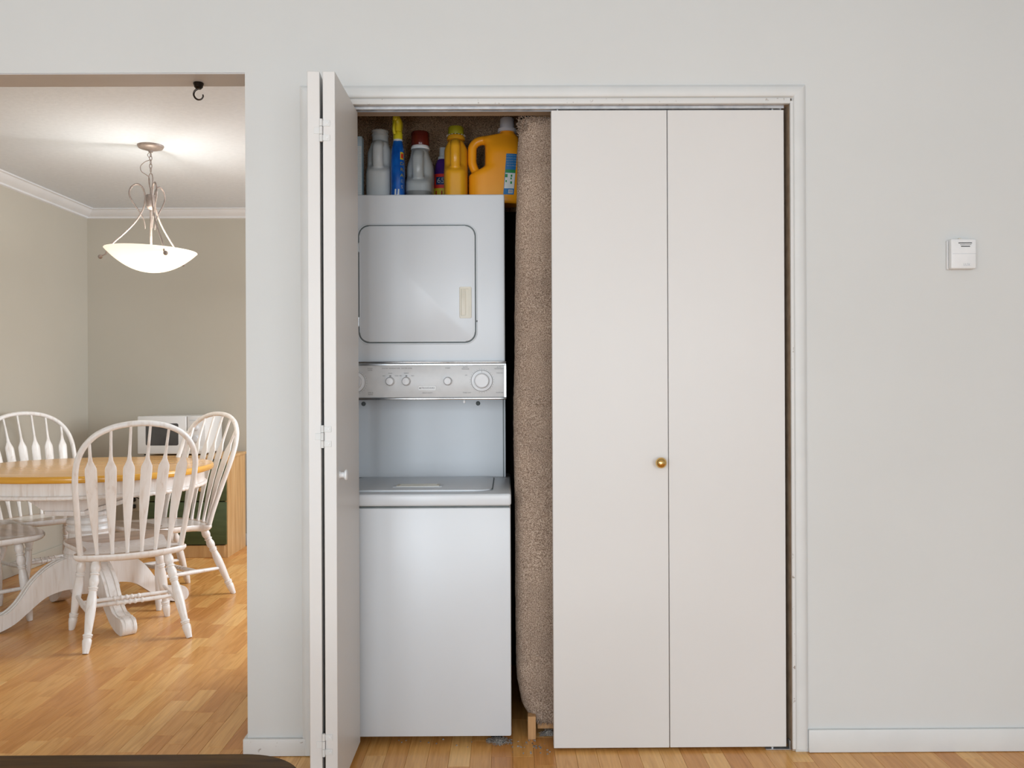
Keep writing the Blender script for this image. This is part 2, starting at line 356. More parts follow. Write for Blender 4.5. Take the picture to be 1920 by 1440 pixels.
# crown moulding of the dining room
def crown(name, p0, p1, inward, label):
    prof = [(0, 0), (.080, 0), (.080, -.008), (.068, -.011), (.055, -.026), (.034, -.042), (.016, -.050), (.014, -.060), (.0, -.064)]
    p0, p1, inw = Vector(p0), Vector(p1), Vector(inward); d = (p1 - p0).normalized()
    b = MB(); A = []; B = []
    for o_, z in prof:
        A.append(p0 + inw * o_ + Vector((0, 0, z)) ); B.append(p1 + inw * o_ - d * o_ + Vector((0, 0, z)))
    b.rings([A, B]); return struct(b.build(name, 'crown', angle=25), label)
crown('trim_crown_left', (WX0, T, DC), (WX0, DB, DC), (1, 0, 0), 'white crown moulding along the left dining wall')
crown('trim_crown_back', (1.5, DB, DC), (WX0, DB, DC), (0, -1, 0), 'white crown moulding along the back dining wall')
def baseb(name, x0, x1, y0, y1, h, m='trim', label=None):
    b = MB(); b.box(x0, x1, y0, y1, 0.001, h, .004, 2); return struct(b.build(name, m), label)
baseb('baseboard_right', .899, WX1, -.013, 0, .072, 'trim', 'white baseboard to the right of the closet')
b = MB(); b.box(OPR - .012, -.662, -.014, 0, .001, .055, .004); b.box(OPR - .012, OPR, 0, T + .012, .001, .055, .003)
struct(b.build('baseboard_pier', 'trim_worn'), 'scuffed white baseboard around the pier left of the closet')
baseb('baseboard_left', WX0, WX0 + .012, T, DB, .085, 'dining_wall', 'baseboard of the left dining wall')
baseb('baseboard_back', WX0 + .012, 1.5, DB - .012, DB, .085, 'trim', 'white baseboard of the back dining wall')

# closet casing: three moulded pieces with mitred corners
cp = [(0, 0), (.005, .010), (.012, .014), (.028, .015), (.035, .012), (.041, .006), (.041, 0)]   # (across from inner edge, proud)
iL, iR, iT = -.633, .857, 2.039
def casing(name, fn0, fn1, m, label):
    b = MB(); b.rings([[fn0(a, d) for a, d in cp], [fn1(a, d) for a, d in cp]]); return struct(b.build(name, m, angle=28), label)
casing('trim_casing_left', lambda a, d: (iL - a, -d, .003), lambda a, d: (iL - a, -d, iT + a), 'trim', 'white casing on the left of the closet')
casing('trim_casing_right', lambda a, d: (iR + a, -d, .012), lambda a, d: (iR + a, -d, iT + a), 'trim', 'white casing on the right of the closet')
casing('trim_casing_top', lambda a, d: (iL - a, -d, iT + a), lambda a, d: (iR + a, -d, iT + a), 'trim', 'white casing above the closet')
# jambs behind the casing
b = MB(); b.box(-.640, -.620, -.004, .012, .001, 2.03); b.box(.8515, .860, -.005, .004, .010, 2.03)
struct(b.build('trim_jamb_edge', 'trim_worn'), 'white jamb edges inside the closet casing')
struct(MB().box(-.632, -.620, .012, T + .004, .001, 2.0235).build('trim_jamb_left', 'raw_jamb'), 'left closet jamb')
struct(MB().box(.8525, .870, .004, T + .004, .001, 2.0235).build('trim_jamb_right', 'raw_jamb'), 'right closet jamb')
struct(MB().box(-.626, .8515, -.006, .012, 2.0225, 2.0395, .0015).build('trim_head_stop', 'trim_worn'), 'white head stop under the top casing')
struct(MB().box(-.632, .870, .012, T + .004, 2.0235, 2.0395).build('trim_head_jamb', 'raw_jamb'), 'bare head jamb of the closet')

# floor: a slab, and on it every beech strip the photograph shows
fl = MB().box(WX0, WX1, -5, DB, -.06, -.0045).build('floor', 'floor'); struct(fl, 'beech strip laminate floor running through both rooms')
ca = fl.data.color_attributes.new('tone', 'FLOAT_COLOR', 'POINT')
for d in ca.data: d.color = (.5, .3, .3, 1)
def projpx(x, y, z=0):
    d = Vector((x, y, z)) - CAM
    return 960 + 1650 * d.x / d.y - 9, 718 - 1650 * d.z / d.y
WID = .0655; strips = []
x = WX0
while x < 2.3:
    x1 = x + WID
    y = -1.3 - rnd.random() * .4; yend = DB if x < -.73 else .86
    while y < yend:
        L = rnd.choice((.22, .30, .36, .42, .50)) * rnd.uniform(.9, 1.1)
        strips.append((x, x1, y, min(y + L, yend))); y += L
    x = x1
def vis(s):
    best = 0
    for xx in (s[0], (s[0] + s[1]) / 2, s[1]):
        for k in range(7):
            yy = s[2] + (s[3] - s[2]) * k / 6
            if yy < -2.3: continue
            if yy > -.0 and xx > OPR and xx < .1 and yy > .1: continue
            px, py = projpx(xx, yy)
            if not (0 <= px <= 1920 and py <= 1440): continue
            if yy > T and px > 462 and xx < OPR: continue
            if yy > 0 and xx > .1: continue
            best = max(best, 1 / (yy - CAM.y))
    return best
scored = sorted(((vis(s), i) for i, s in enumerate(strips)), reverse=True)
single = {i for v, i in scored[:300] if v > 0}
sv, sf, st = [], [], []
def strip_geo(s):
    g = .00028; c = .0006; x0, x1, y0, y1 = s[0] + g, s[1] - g, s[2] + g, s[3] - g
    V = [(x0, y0, -.0045), (x1, y0, -.0045), (x1, y1, -.0045), (x0, y1, -.0045), (x0, y0, -c), (x1, y0, -c), (x1, y1, -c), (x0, y1, -c),
         (x0 + c, y0 + c, 0), (x1 - c, y0 + c, 0), (x1 - c, y1 - c, 0), (x0 + c, y1 - c, 0)]
    F = [(8, 9, 10, 11)]
    for i in range(4):
        j = (i + 1) % 4; F += [(i, j, 4 + j, 4 + i), (4 + i, 4 + j, 8 + j, 8 + i)]
    return V, F
for i, s in enumerate(strips):
    V, F = strip_geo(s); tone = (min(1, max(0, rnd.gauss(.5, .24))), rnd.random(), rnd.random(), 1)
    if i in single:
        me = bpy.data.meshes.new('strip'); me.from_pydata(V, [], F)
        ca = me.color_attributes.new('tone', 'FLOAT_COLOR', 'POINT')
        for d in ca.data: d.color = tone
        me.materials.append(M['floor']); o = bpy.data.objects.new('floor_strip', me); COL.objects.link(o); o.parent = fl
    else:
        k = len(sv); sv += V; sf += [tuple(a + k for a in f) for f in F]; st += [tone] * len(V)
me = bpy.data.meshes.new('far_floor_strips'); me.from_pydata(sv, [], sf)
ca = me.color_attributes.new('tone', 'FLOAT_COLOR', 'POINT')
for d, t in zip(ca.data, st): d.color = t
me.materials.append(M['floor']); o = bpy.data.objects.new('floor_strips', me); COL.objects.link(o); o.parent = fl; o['kind'] = 'stuff'

# ------------------------------------------------------------------ bifold closet doors
def hinge(parent, x, y, z):
    h = MB(); h.lathe([(.0045, -.031), (.0045, -.0115)], (x, y, z), n=12).lathe([(.0045, -.0105), (.0045, .0105)], (x, y, z), n=12).lathe([(.0045, .0115), (.0045, .031)], (x, y, z), n=12)
    h.box(x + .004, x + .024, y + .0015, y + .0035, z - .028, z - .012, .0004, 1); h.box(x + .004, x + .024, y + .0015, y + .0035, z + .012, z + .028, .0004, 1)
    h.box(x - .020, x - .004, y + .0015, y + .0035, z - .009, z + .009, .0004, 1)
    hh = h.build('hinge', 'trim', parent)
    sc = MB()
    for zz in (-.020, .020): sc.lathe([(.0032, 0), (.0026, .0012), (.0005, .0016)], (x + .017, y + .0015, z + zz), (0, -1, 0), 10)
    sc.build('screw', 'whiteplastic', hh); return hh
# closed pair on the right
d1 = thing('door_1', (0, 0, 0), 'closed pair of flat off-white bifold closet doors with a brass knob', None, kind='structure')
MB().box(.107, .4695, .013, .047, .010, 2.008, .0012, 1).build('door_panel', 'door', d1)
MB().box(.4715, .837, .0135, .0475, .010, 2.008, .0012, 1).build('door_panel', 'door', d1)
kb = MB().lathe([(.009, 0), (.0085, .006), (.006, .010), (.006, .016), (.0125, .019), (.0168, .026), (.0172, .031), (.0145, .038), (.008, .0425), (.0005, .044)], (.442, .013, .905), (0, -1, 0), 28).build('knob', 'brass', d1, angle=60)
tag(kb, 'small round polished brass knob')
MB().lathe([(.0028, 0), (.0028, .022)], (.128, .030, 2.006), n=10).build('pivot_pin', 'whiteplastic', d1)
MB().lathe([(.0028, 0), (.0028, .022)], (.806, .030, 2.006), n=10).build('pivot_pin', 'whiteplastic', d1)
bk = MB().box(.772, .852, .012, .034, .0005, .0035, .001, 1); bk.box(.8465, .8495, .012, .034, .0035, .030, .001, 1); bk.lathe([(.005, 0), (.005, .007)], (.795, .023, .0035), n=10)
bk.build('floor_bracket', 'steel', d1)
# folded pair on the left
d2 = thing('door_2', (0, 0, 0), 'open pair of off-white bifold closet doors folded edge-on toward the room', None, kind='structure')
MB().box(-.5375, -.5035, -.323, .042, .022, 2.013, .0012, 1).build('door_panel', 'door', d2)
rot = Matrix.Rotation(math.radians(-4.2), 3, 'Z').inverted()
MB().box(-.5795, -.5455, -.323, .042, .022, 2.013, .0012, 1, rot=Matrix.Rotation(math.radians(4.2), 3, 'Z'), piv=(-.5455, -.323, 1)).build('door_panel', 'door', d2)
for z in (1.850, 1.010, .164): hinge(d2, -.5415, -.3265, z)
wk = MB().lathe([(.0105, 0), (.0105, .002), (.0085, .004), (.0085, .013), (.0145, .016), (.0150, .019), (.0128, .0215), (.0005, .0225)], (-.5035, -.280, .900), (1, 0, 0), 24).build('knob', 'whiteplastic', d2, angle=60)
tag(wk, 'small round white plastic knob')
MB().lathe([(.0028, 0), (.0028, .020)], (-.520, .030, 2.006), n=10).build('pivot_pin', 'whiteplastic', d2)
# overhead track
tk = MB(); tk.box(-.610, .838, .016, .018, 2.0135, 2.0230); tk.box(-.610, .838, .042, .044, 2.0135, 2.0230); tk.box(-.610, .838, .018, .042, 2.0215, 2.0232)
tag(tk.build('door_track', 'steel'), 'thin grey metal track above the bifold closet doors', 'door track')

# ------------------------------------------------------------------ laundry tower
WY = .06
tw = thing('stacked_washer_dryer', (-.339, .4, 0), 'white stacked washer and dryer tower inside the closet', 'washer dryer')
def tp(mb, name, m, parent=tw, angle=40):
    o = mb.build(name, m, parent, angle=angle); o.location = (-tw.location.x + .006, -tw.location.y, 0) if parent == tw else (0, 0, 0); return o
WL, WR, DL, DR = -.611, -.029, -.650, -.047
tp(MB().box(WL + .002, WR - .002, WY + .003, .70, .028, .758, .006, 2), 'washer_cabinet', 'applwhite')
for xx in (WL + .05, WR - .05):
    for yy in (WY + .08, .64): tp(MB().lathe([(.02, 0), (.02, .012), (.008, .014), (.008, .03)], (xx, yy, 0), n=14), 'levelling_foot', 'black')
tp(MB().box(WL + .006, WR - .006, WY + .008, .69, .754, .772), 'lid_gap', 'seal')
# washer top, a raised rim around the lid
tp(MB().box(WL, WR, WY - .004, .70, .7640, .803, .008, 3), 'washer_top', 'applwhite')
lid = tp(MB().prism(rrect(-.590, -.092, .115, .520, .055, 6), XY, .8035, .8085, .002), 'washer_lid', 'applwhite')
gp = MB(); gp.box(-.094, -.0885, .150, .505, .8032, .8062); tp(gp, 'lid_slot', 'seal')
gp = MB(); gp.box(-.0065, .0065, -.030, .030, 0, .003, rot=Matrix.Rotation(math.radians(-45), 3, 'Z'), piv=(0, 0, 0)); g = tp(gp, 'lid_slot', 'seal'); g.location = (-.604 + .345, .505 - .4, .8032)
hb = MB(); hb.prism(rrect(-.425, -.258, .195, .268, .006, 2), XY, .8075, .8105, .001)
ho = tp(hb, 'lid_handle', 'applwhite')
hp = MB(); hp.box(-.412, -.270, .204, .212, .8105, .8125); hp.box(-.412, -.270, .250, .258, .8105, .8125); hp.box(-.412, -.404, .212, .250, .8105, .8125); hp.box(-.278, -.270, .212, .250, .8105, .8125)
hq = hp.build('handle_rim', 'ivory', ho)
# recessed back panel with side flanges
tp(MB().box(DL + .004, DR - .010, .560, .70, .8035, 1.12), 'back_panel', 'applwhite')
fz = MB(); fz.box(DR - .010, DR - .007, .552, .70, .8035, 1.105); tp(fz, 'panel_gap', 'seal')
tp(MB().box(DR - .007, DR, .545, .70, .8035, 1.12, .001, 1), 'side_flange', 'applside')
tp(MB().box(DL, DL + .004, .545, .70, .8035, 1.12, .001, 1), 'side_flange', 'applside')
for xx in (-.579, -.150):
    tp(MB().lathe([(.0085, 0), (.0085, .001), (.006, .003), (.0055, .0055), (.001, .006)], (xx, .560, 1.079), (0, -1, 0), 12), 'screw', 'seal')
# dryer body
DY = .30
tp(MB().box(DL, DR, DY, .72, 1.10, 1.808, .006, 3), 'dryer_cabinet', 'applwhite')
# control panel
cpn = tp(MB().box(DL - .004, DR + .003, DY - .026, DY + .01, 1.106, 1.224, .003, 2), 'control_panel', 'panelgrey')
cs = MB(); cs.box(DL - .005, DR + .004, DY - .030, DY + .01, 1.2165, 1.2215, .001, 1); cs.box(DL - .005, DR + .004, DY - .027, DY + .01, 1.2240, 1.2300, .002, 2)
cs.box(DL - .005, DR + .004, DY - .030, DY + .01, 1.0985, 1.1060, .002, 2); cs.box(DR - .0045, DR + .004, DY - .0285, DY + .01, 1.106, 1.2165, .0005, 1)
tp(cs, 'chrome_trim', 'chrome')
KY = DY - .026
def knob(x, z, r, big):
    if big:
        k = MB().lathe([(r, 0), (r, .004), (r * .96, .007), (r * .70, .008), (r * .68, .020), (r * .64, .024), (r * .60, .0245), (r * .58, .022), (.0005, .022)], (x, KY, z), (0, -1, 0), 36)
    else:
        k = MB().lathe([(r, 0), (r, .003), (r * .86, .006), (r * .82, .018), (r * .76, .021), (.0005, .022)], (x, KY, z), (0, -1, 0), 28)
    k = tp(k, 'knob', 'knobgrey'); 
    if big:
        i = MB().box(x - .0006, x + .0006, KY - .0078, KY - .0068, z + r * .72, z + r * .97); i.build('pointer', 'ink', k)
        i = MB().lathe([(r * .985, .0036), (r * .985, .0062), (r * .955, .0072), (r * .955, .0036)], (x, KY, z), (0, -1, 0), 36, cap=False); i.build('ring', 'ink', k)
        ticks = MB()
        for a in range(0, 360, 12):
            if 200 < a < 250: continue
            t = math.radians(a); c_, s_ = math.sin(t), math.cos(t); R = r + .0040
            ticks.box(x + c_ * R - .0005, x + c_ * R + .0005, KY - .0006, KY, z + s_ * R - .0014, z + s_ * R + .0014)
        tp(ticks, 'dial_ticks', 'ink')
    elif big is False:
        i = MB().box(x - .003, x + .003, KY - .0006, KY, z + r * 1.05, z + r * 1.05 + .0045); tp(i, 'pointer', 'ink')
    return k
knob(-.5615, 1.160, .0370, True); knob(-.127, 1.163, .0370, True)
knob(-.4405, 1.162, .0155, False); knob(-.3855, 1.162, .0155, False); knob(-.2435, 1.162, .0148, None)
np_ = tp(MB().box(-.344, -.284, KY - .002, KY, 1.1305, 1.1465, .0006, 1), 'nameplate', 'whiteplastic')
text('nameplate_lettering', 'FRIGIDAIRE', .0090, 'ink', np_, (-.311, KY - .0022, 1.1385))
i = MB().lathe([(.0028, 0), (.0028, .0006)], (-.3385, KY - .002, 1.1385), (0, -1, 0), 10); i.build('nameplate_mark', 'ink', np_)
def tx(s, x, z, size=.0062):
    o = text('panel_lettering', s, size, 'ink', cpn, (x, KY - .0003, z)); return o
tx('WATER TEMPERATURE', -.438, 1.2065, .0060); tx('WATER LEVEL', -.384, 1.2065, .0060); tx('START', -.2435, 1.2065, .0062)
tx('WARM', -.4405, 1.190, .0045); tx('HOT', -.4620, 1.181, .0045); tx('COLD', -.4190, 1.181, .0045)
tx('MEDIUM', -.3855, 1.190, .0045); tx('MIN', -.4050, 1.181, .0045); tx('MAX', -.3640, 1.181, .0045)
tx('HEAVY DUTY', -.314, 1.122, .0058); tx('WASH\nTIMER', -.510, 1.2035, .0062); tx('SPIN &\nRINSE', -.508, 1.120, .0062)
tx('AUTO\nREGULAR', -.183, 1.2065, .0060); tx('AUTO\nPERMANENT', -.068, 1.2065, .0056); tx('TIMED DRY', -.178, 1.122, .0056); tx('FLUFF AIR', -.066, 1.122, .0056)
tx('MORE DRY', -.066, 1.189, .0046); tx('OFF', -.181, 1.182, .0046)
blb = MB().lathe([(.0005, -.0052), (.004, -.004), (.0052, 0), (.004, .004), (.0018, .006), (.0018, .009)], (-.188, DY - .02, 1.0905), n=12); tp(blb, 'drip_bead', 'whiteplastic')
# dryer door with gasket groove, hinges, recessed handle
gr = MB().prism(rrect(-.5525, -.1465, 1.294, 1.702, .038, 8), XZ, DY - .0015, DY + .001); tp(gr, 'door_gasket', 'seal')
dd = MB().prism(rrect(-.5480, -.1505, 1.2985, 1.6975, .034, 8), XZ, DY - .007, DY, .003); dd = tp(dd, 'dryer_door', 'applwhite')
rimm = MB(); P = rrect(-.5555, -.1435, 1.291, 1.705, .041, 8); rimm.tube([(a, DY - .0005, c) for a, c in P], .0022, 6, closed=True); tp(rimm, 'door_rim', 'applwhite')
for z0 in (1.605, 1.350):
    h = MB().lathe([(.0032, 0), (.0032, .030)], (-.5510, DY - .008, z0 + .003), n=10); h.box(-.5530, -.5480, DY - .0072, DY - .003, z0, z0 + .036, .0008, 1); h.build('hinge', 'chrome', dd)
h = MB(); P0, P1 = rrect(-.2035, -.1620, 1.379, 1.487, .004, 2), rrect(-.1985, -.1700, 1.386, 1.480, .003, 2)
h.rings([[(a, DY - .007, c) for a, c in P0], [(a, DY - .0105, c) for a, c in P0], [(a, DY - .0115, c) for a, c in [(p[0] + (.0015 if p[0] < -.18 else -.0015), p[1]) for p in P0]], [(a, DY - .0115, c) for a, c in P1], [(a, DY - .0075, c) for a, c in P1]])
h = h.build('door_handle', 'ivory', dd, angle=30)
l = MB().prism(rrect(-.1965, -.1820, 1.389, 1.477, .002, 2), XZ, DY - .0100, DY - .0074, .0006); l.build('handle_grip', 'ivory', h)
c = MB().box(-.1455, -.1420, DY - .003, DY - .0005, 1.366, 1.372); tp(c, 'latch', 'black')

# ------------------------------------------------------------------ bottles on the dryer
TOPZ = 1.8085
def remesh(mb, name, vox, smooth=6):
    me = bpy.data.meshes.new('t'); bmesh.ops.recalc_face_normals(mb.bm, faces=mb.bm.faces); mb.bm.to_mesh(me); mb.bm.free()
    o = bpy.data.objects.new('t', me); COL.objects.link(o)
    r = o.modifiers.new('r', 'REMESH'); r.mode = 'VOXEL'; r.voxel_size = vox
    s = o.modifiers.new('s', 'SMOOTH'); s.iterations = smooth; s.factor = .5
    dg = bpy.context.evaluated_depsgraph_get(); out = bpy.data.meshes.new_from_object(o.evaluated_get(dg)); bpy.data.objects.remove(o)
    out.name = name; out.shade_smooth(); return out
def superring(cx, cy, wx, wy, z, e=2.6, n=40):
    out = []
    for k in range(n):
        a = 2 * PI * k / n; c_, s_ = math.cos(a), math.sin(a)
        out.append((cx + wx * math.copysign(abs(c_) ** (2 / e), c_), cy + wy * math.copysign(abs(s_) ** (2 / e), s_), z))
    return out
def jug_body(H, Lx, wy, neck_r, neck_x, hl, hz0, hz1, hr, handle_w, vox=.0028, tap=.70):
    """jug: long side along x (handle at -x), half depth wy, shoulder height H (below the neck)"""
    prof = []
    def lerp(a, b, t): return a + (b - a) * t
    def sm(t): t = min(1, max(0, t)); return t * t * (3 - 2 * t)
    zs = [0, .004, .012] + [H * k / 30 for k in range(2, 31)]
    b = MB(); rings = []
    for z in zs:
        t = z / H
        xr = Lx; xl = -Lx
        if t > .62:                                  # shoulders run in to the neck
            q = (t - .62) / .38; k = 1 - (1 - math.sqrt(max(0, 1 - q * q)))
            xr = lerp(neck_x + neck_r * 1.05, Lx, k ** .9); xl = lerp(neck_x - neck_r * 1.05, -Lx, k ** .8)
        if t < .45: pass
        zz0, zz1 = hz0 - .03, hz1 + .02
        cut = sm((z - zz0 + .012) / .042) * (1 - sm((z - hz1) / .03))
        xl = max(xl, lerp(xl, -Lx + hl, cut))
        yy = wy
        if t > tap: yy = lerp(wy, neck_r * 1.02, sm((t - tap) / (1 - tap)))
        if z < .012: s_ = .90 + .10 * math.sqrt(z / .012) ; xr *= s_; xl *= s_; yy *= s_
        e = lerp(3.4, 2.2, sm((t - .5) / .5))
        rings.append(superring((xr + xl) / 2, 0, (xr - xl) / 2, yy, z, e))
    b.rings(rings)
    b.lathe([(neck_r, H - .01), (neck_r, H + .012)], (neck_x, 0, 0), n=28)
    # handle: from the shoulder out and down to the lower body
    P = catmull([(neck_x - neck_r * .5, 0, H - .016), (-Lx * .55, 0, lerp(hz1, H, .40)), (-Lx + hr * 1.0, 0, hz1 - .004), (-Lx + hr * .80, 0, (hz0 + hz1) / 2 + .01), (-Lx + hr * .85, 0, hz0 + .006), (-Lx + hr * 1.7, 0, hz0 - .026)], 6)
    b.tube(P, hr, 14, up=(0, 1, 0), flat=handle_w / hr)
    return b
def place_label(bvh, poly, name, m, parent, nx=10, nz=16, off=.0012):
    """poly: (x0,x1,z0,z1, skew, r) patch wrapped onto the jug front"""
    x0, x1, z0, z1, sk = poly; b = bmesh.new(); G = []
    for j in range(nz + 1):
        row = []
        for i in range(nx + 1):
            u, v = i / nx, j / nz; z = z0 + (z1 - z0) * v; x = x0 + (x1 - x0) * u + sk * v
            h = bvh.ray_cast(Vector((x, -1, z)), Vector((0, 1, 0))); y = h[0].y if h[0] else 0
            row.append((x, y, z))
        G.append(row)
    F = [[b.verts.new((p[0], p[1] - off, p[2])) for p in r] for r in G]; B = [[b.verts.new((p[0], p[1] + .001, p[2])) for p in r] for r in G]
    for j in range(nz):
        for i in range(nx):
            b.faces.new((F[j][i], F[j][i + 1], F[j + 1][i + 1], F[j + 1][i])); b.faces.new((B[j][i], B[j + 1][i], B[j + 1][i + 1], B[j][i + 1]))
    for i in range(nx):
        b.faces.new((F[0][i], B[0][i], B[0][i + 1], F[0][i + 1])); b.faces.new((F[nz][i], F[nz][i + 1], B[nz][i + 1], B[nz][i]))
    for j in range(nz):
        b.faces.new((F[j][0], F[j + 1][0], B[j + 1][0], B[j][0])); b.faces.new((F[j][nx], B[j][nx], B[j + 1][nx], F[j + 1][nx]))
    mb = MB(); mb.bm.free(); mb.bm = b
    return mb.build(name, m, parent, angle=60)
def link_mesh(name, me, m, parent):
    me.materials.clear(); me.materials.append(M[m]); o = bpy.data.objects.new(name, me); COL.objects.link(o); o.parent = parent; return o
def cap(parent, m, x, z, r, h, name='cap', ribs=True, flare=0, rim=None):
    b = MB(); n = 48
    pr = [(r + flare, 0), (r + flare, .012 if flare else .003), (r, .013 if flare else .004), (r * .97, h - .004), (r * .90, h), (.0005, h)]
    rings = []
    for k_, (rr, hh) in enumerate(pr):
        rings.append([(x + rr * (1 + (.022 if ribs and 1 < k_ < 4 and q % 2 else 0)) * math.cos(2 * PI * q / n), rr * (1 + (.022 if ribs and 1 < k_ < 4 and q % 2 else 0)) * math.sin(2 * PI * q / n), z + hh) for q in range(n)])
    b.rings(rings); return b.build(name, m, parent, angle=50)

# big orange jug, handle to the left, overhanging the dryer edge
j1 = thing('detergent_jug', (-.0755, .50, TOPZ), 'big orange jug with blue label and white cap at the dryer edge', 'bottle')
jb = jug_body(.262, .097, .052, .0275, .045, .060, .145, .222, .0165, .018)
me = remesh(jb, 'jug_body', .0030); jo = link_mesh('jug_body', me, 'jug_orange', j1)
bm_ = bmesh.new(); bm_.from_mesh(me); BV = BVHTree.FromBMesh(bm_); bm_.free()
cap(j1, 'cap_white', .045, .268, .0265, .052, flare=.008)
lb = place_label(BV, (.030, .068, .030, .178, .012), 'blue_label', 'label_blue', j1)
tag(lb, 'blue and white printed care label')
place_label(BV, (.0335, .0685, .052, .108, .005), 'label_panel', 'label_white', lb, off=.0017)
place_label(BV, (.0375, .0740, .109, .120, .001), 'label_band', 'label_green', lb, 8, 3, off=.0019)
place_label(BV, (.048, .064, .0345, .0475, .001), 'barcode', 'label_white', lb, 5, 3, off=.0019)
for q in range(7): place_label(BV, (.0495 + q * .002, .0505 + q * .002, .036, .046, .001), 'bar', 'label_navy', lb, 1, 2, off=.0023)
for q in range(5):
    text('label_print', 'clean laundry concentrated'[:22 - q], .0052, 'label_white', lb, (.062, 0, .172 - q * .0095), proj=BV)
for (gx, gz, gs) in ((.0415, .098, .006), (.060, .098, .004), (.0405, .078, .0035), (.0585, .073, .0045), (.0585, .088, .0035)):
    place_label(BV, (gx - gs * .7, gx + gs * .7, gz - gs, gz + gs, .0004), 'label_icon', 'label_green', lb, 3, 3, off=.0023)
# grey jug, yellow jug, clouded jug: handle towards the room
def front_jug(name, x, y, H, half_w, half_l, neck_r, m, label, hz0, hz1, rz=0, tap=.7):
    t = thing(name, (x, y, TOPZ), label, 'bottle', PI / 2 + rz)
    b = jug_body(H, half_l, half_w, neck_r, half_l * .15, .042, hz0, hz1, .015, half_w * .42, tap=tap)
    link_mesh('jug_body', remesh(b, 'jug_body', .0028, 12), m, t); return t
g1 = front_jug('grey_jug', -.4990, .50, .235, .047, .080, .030, 'jug_grey', 'pale grey jug without a cap beside the narrow carton', .150, .205, .03, .80)
b = MB(); nx = .012
b.lathe([(.0300, .240), (.0300, .258), (.0322, .259), (.0322, .263), (.0300, .264), (.0300, .272), (.0318, .273), (.0318, .277), (.0298, .279), (.026, .279), (.026, .255), (.0005, .255)], (nx, 0, 0), n=36)
b.build('threaded_neck', 'jug_grey', g1)
g2 = front_jug('grey_jug', -.3520, .50, .206, .049, .078, .030, 'jug_liquid', 'clouded grey jug with dark red cap and liquid in the bottom', .110, .170, -.02, .66)
cap(g2, 'whiteplastic', .0117, .208, .0345, .013, name='pour_ring', ribs=False)
rc = cap(g2, 'cap_red', .0117, .221, .0340, .052, ribs=True); tag(rc, 'wide dark red screw cap')
y1 = front_jug('detergent_jug', -.2195, .50, .240, .0435, .080, .027, 'jug_yellow', 'narrow yellow jug with an olive cap left of the orange jug', .150, .208, .02, .84)
cap(y1, 'jug_yellow', .012, .243, .0335, .016, name='collar', ribs=False)
cap(y1, 'cap_olive', .012, .262, .0290, .030, ribs=True)
dr = MB(); 
for q in range(16):
    a = q * .39; dr.lathe([(.0015, 0), (rnd.uniform(.002, .004), .0015), (.001, .003)], (.012 + .0325 * math.cos(a), .0325 * math.sin(a), .2585), n=7)
dr.build('dried_residue', 'whiteplastic', y1)

# spray bottle
sp = thing('spray_bottle', (-.4265, .450, TOPZ), 'slim blue spray bottle with a yellow trigger between the grey jugs', 'bottle')
b = MB(); b.rings([superring(0, 0, wx, wy, z, 3.0) for z, wx, wy in ((0, .024, .038), (.004, .0255, .041), (.03, .0258, .043), (.05, .0245, .041), (.07, .0248, .041), (.10, .0252, .040), (.15, .0245, .036), (.19, .0225, .028), (.212, .0185, .0200), (.222, .0165, .0165))])
b.build('bottle_body', 'spray_blue', sp, angle=60)
MB().lathe([(.0168, .220), (.0172, .228), (.0155, .231)], n=28).build('neck_ring', 'whiteplastic', sp)
b = MB().lathe([(.0168, .229), (.0172, .250), (.0150, .254), (.012, .262)], n=28)
b.build('collar', 'spray_yellow', sp)
b = MB(); b.rings([[(x_, y_, z_) for x_, y_, z_ in r] for r in (
    superring(0, -.006, .0150, .020, .255, 3), superring(.001, -.010, .0175, .030, .272, 3), superring(.001, -.012, .0180, .036, .288, 3), superring(0, -.010, .0135, .034, .303, 3), superring(-.001, -.006, .008, .022, .312, 3))])
b.build('spray_head', 'spray_yellow', sp, angle=50)
b = MB().tube(catmull([(-.004, -.040, .286), (-.006, -.050, .272), (-.008, -.050, .255), (-.006, -.044, .240)], 5), [.006] * 16, 10, flat=1.3)
b.build('trigger', 'spray_yellow', sp)
MB().lathe([(.0085, 0), (.0085, .010), (.006, .012), (.0005, .012)], (-.003, -.044, .293), (0, -1, 0), 18).build('nozzle', 'spray_yellow', sp)
tmp = bpy.data.objects; bodyo = [c for c in sp.children if c.name.startswith('bottle_body')][0]
bm_ = bmesh.new(); bm_.from_mesh(bodyo.data); SV = BVHTree.FromBMesh(bm_); bm_.free()
for q, (ch, mm) in enumerate((('D', 'label_yellow'), ('R', 'label_yellow'), ('A', 'spray_yellow'), ('E', 'box_blue'), ('S', 'label_white'))):
    o = text('sleeve_lettering', ch, .016, mm, sp, (.0180, 0, .050 + .021 * (4 - q)), rot=(PI / 2, 0, 0), proj=SV)
st = place_label(SV, (.012, .0225, .150, .178, 0), 'badge', 'label_yellow', sp, 5, 5)
place_label(SV, (.015, .0215, .155, .172, 0), 'badge_centre', 'label_red', sp, 4, 4, off=.002)
for xx in (-.008, .003):
    place_label(SV, (xx, xx + .005, .012, .042, .0015), 'sleeve_stripe', 'label_white', sp, 2, 6)

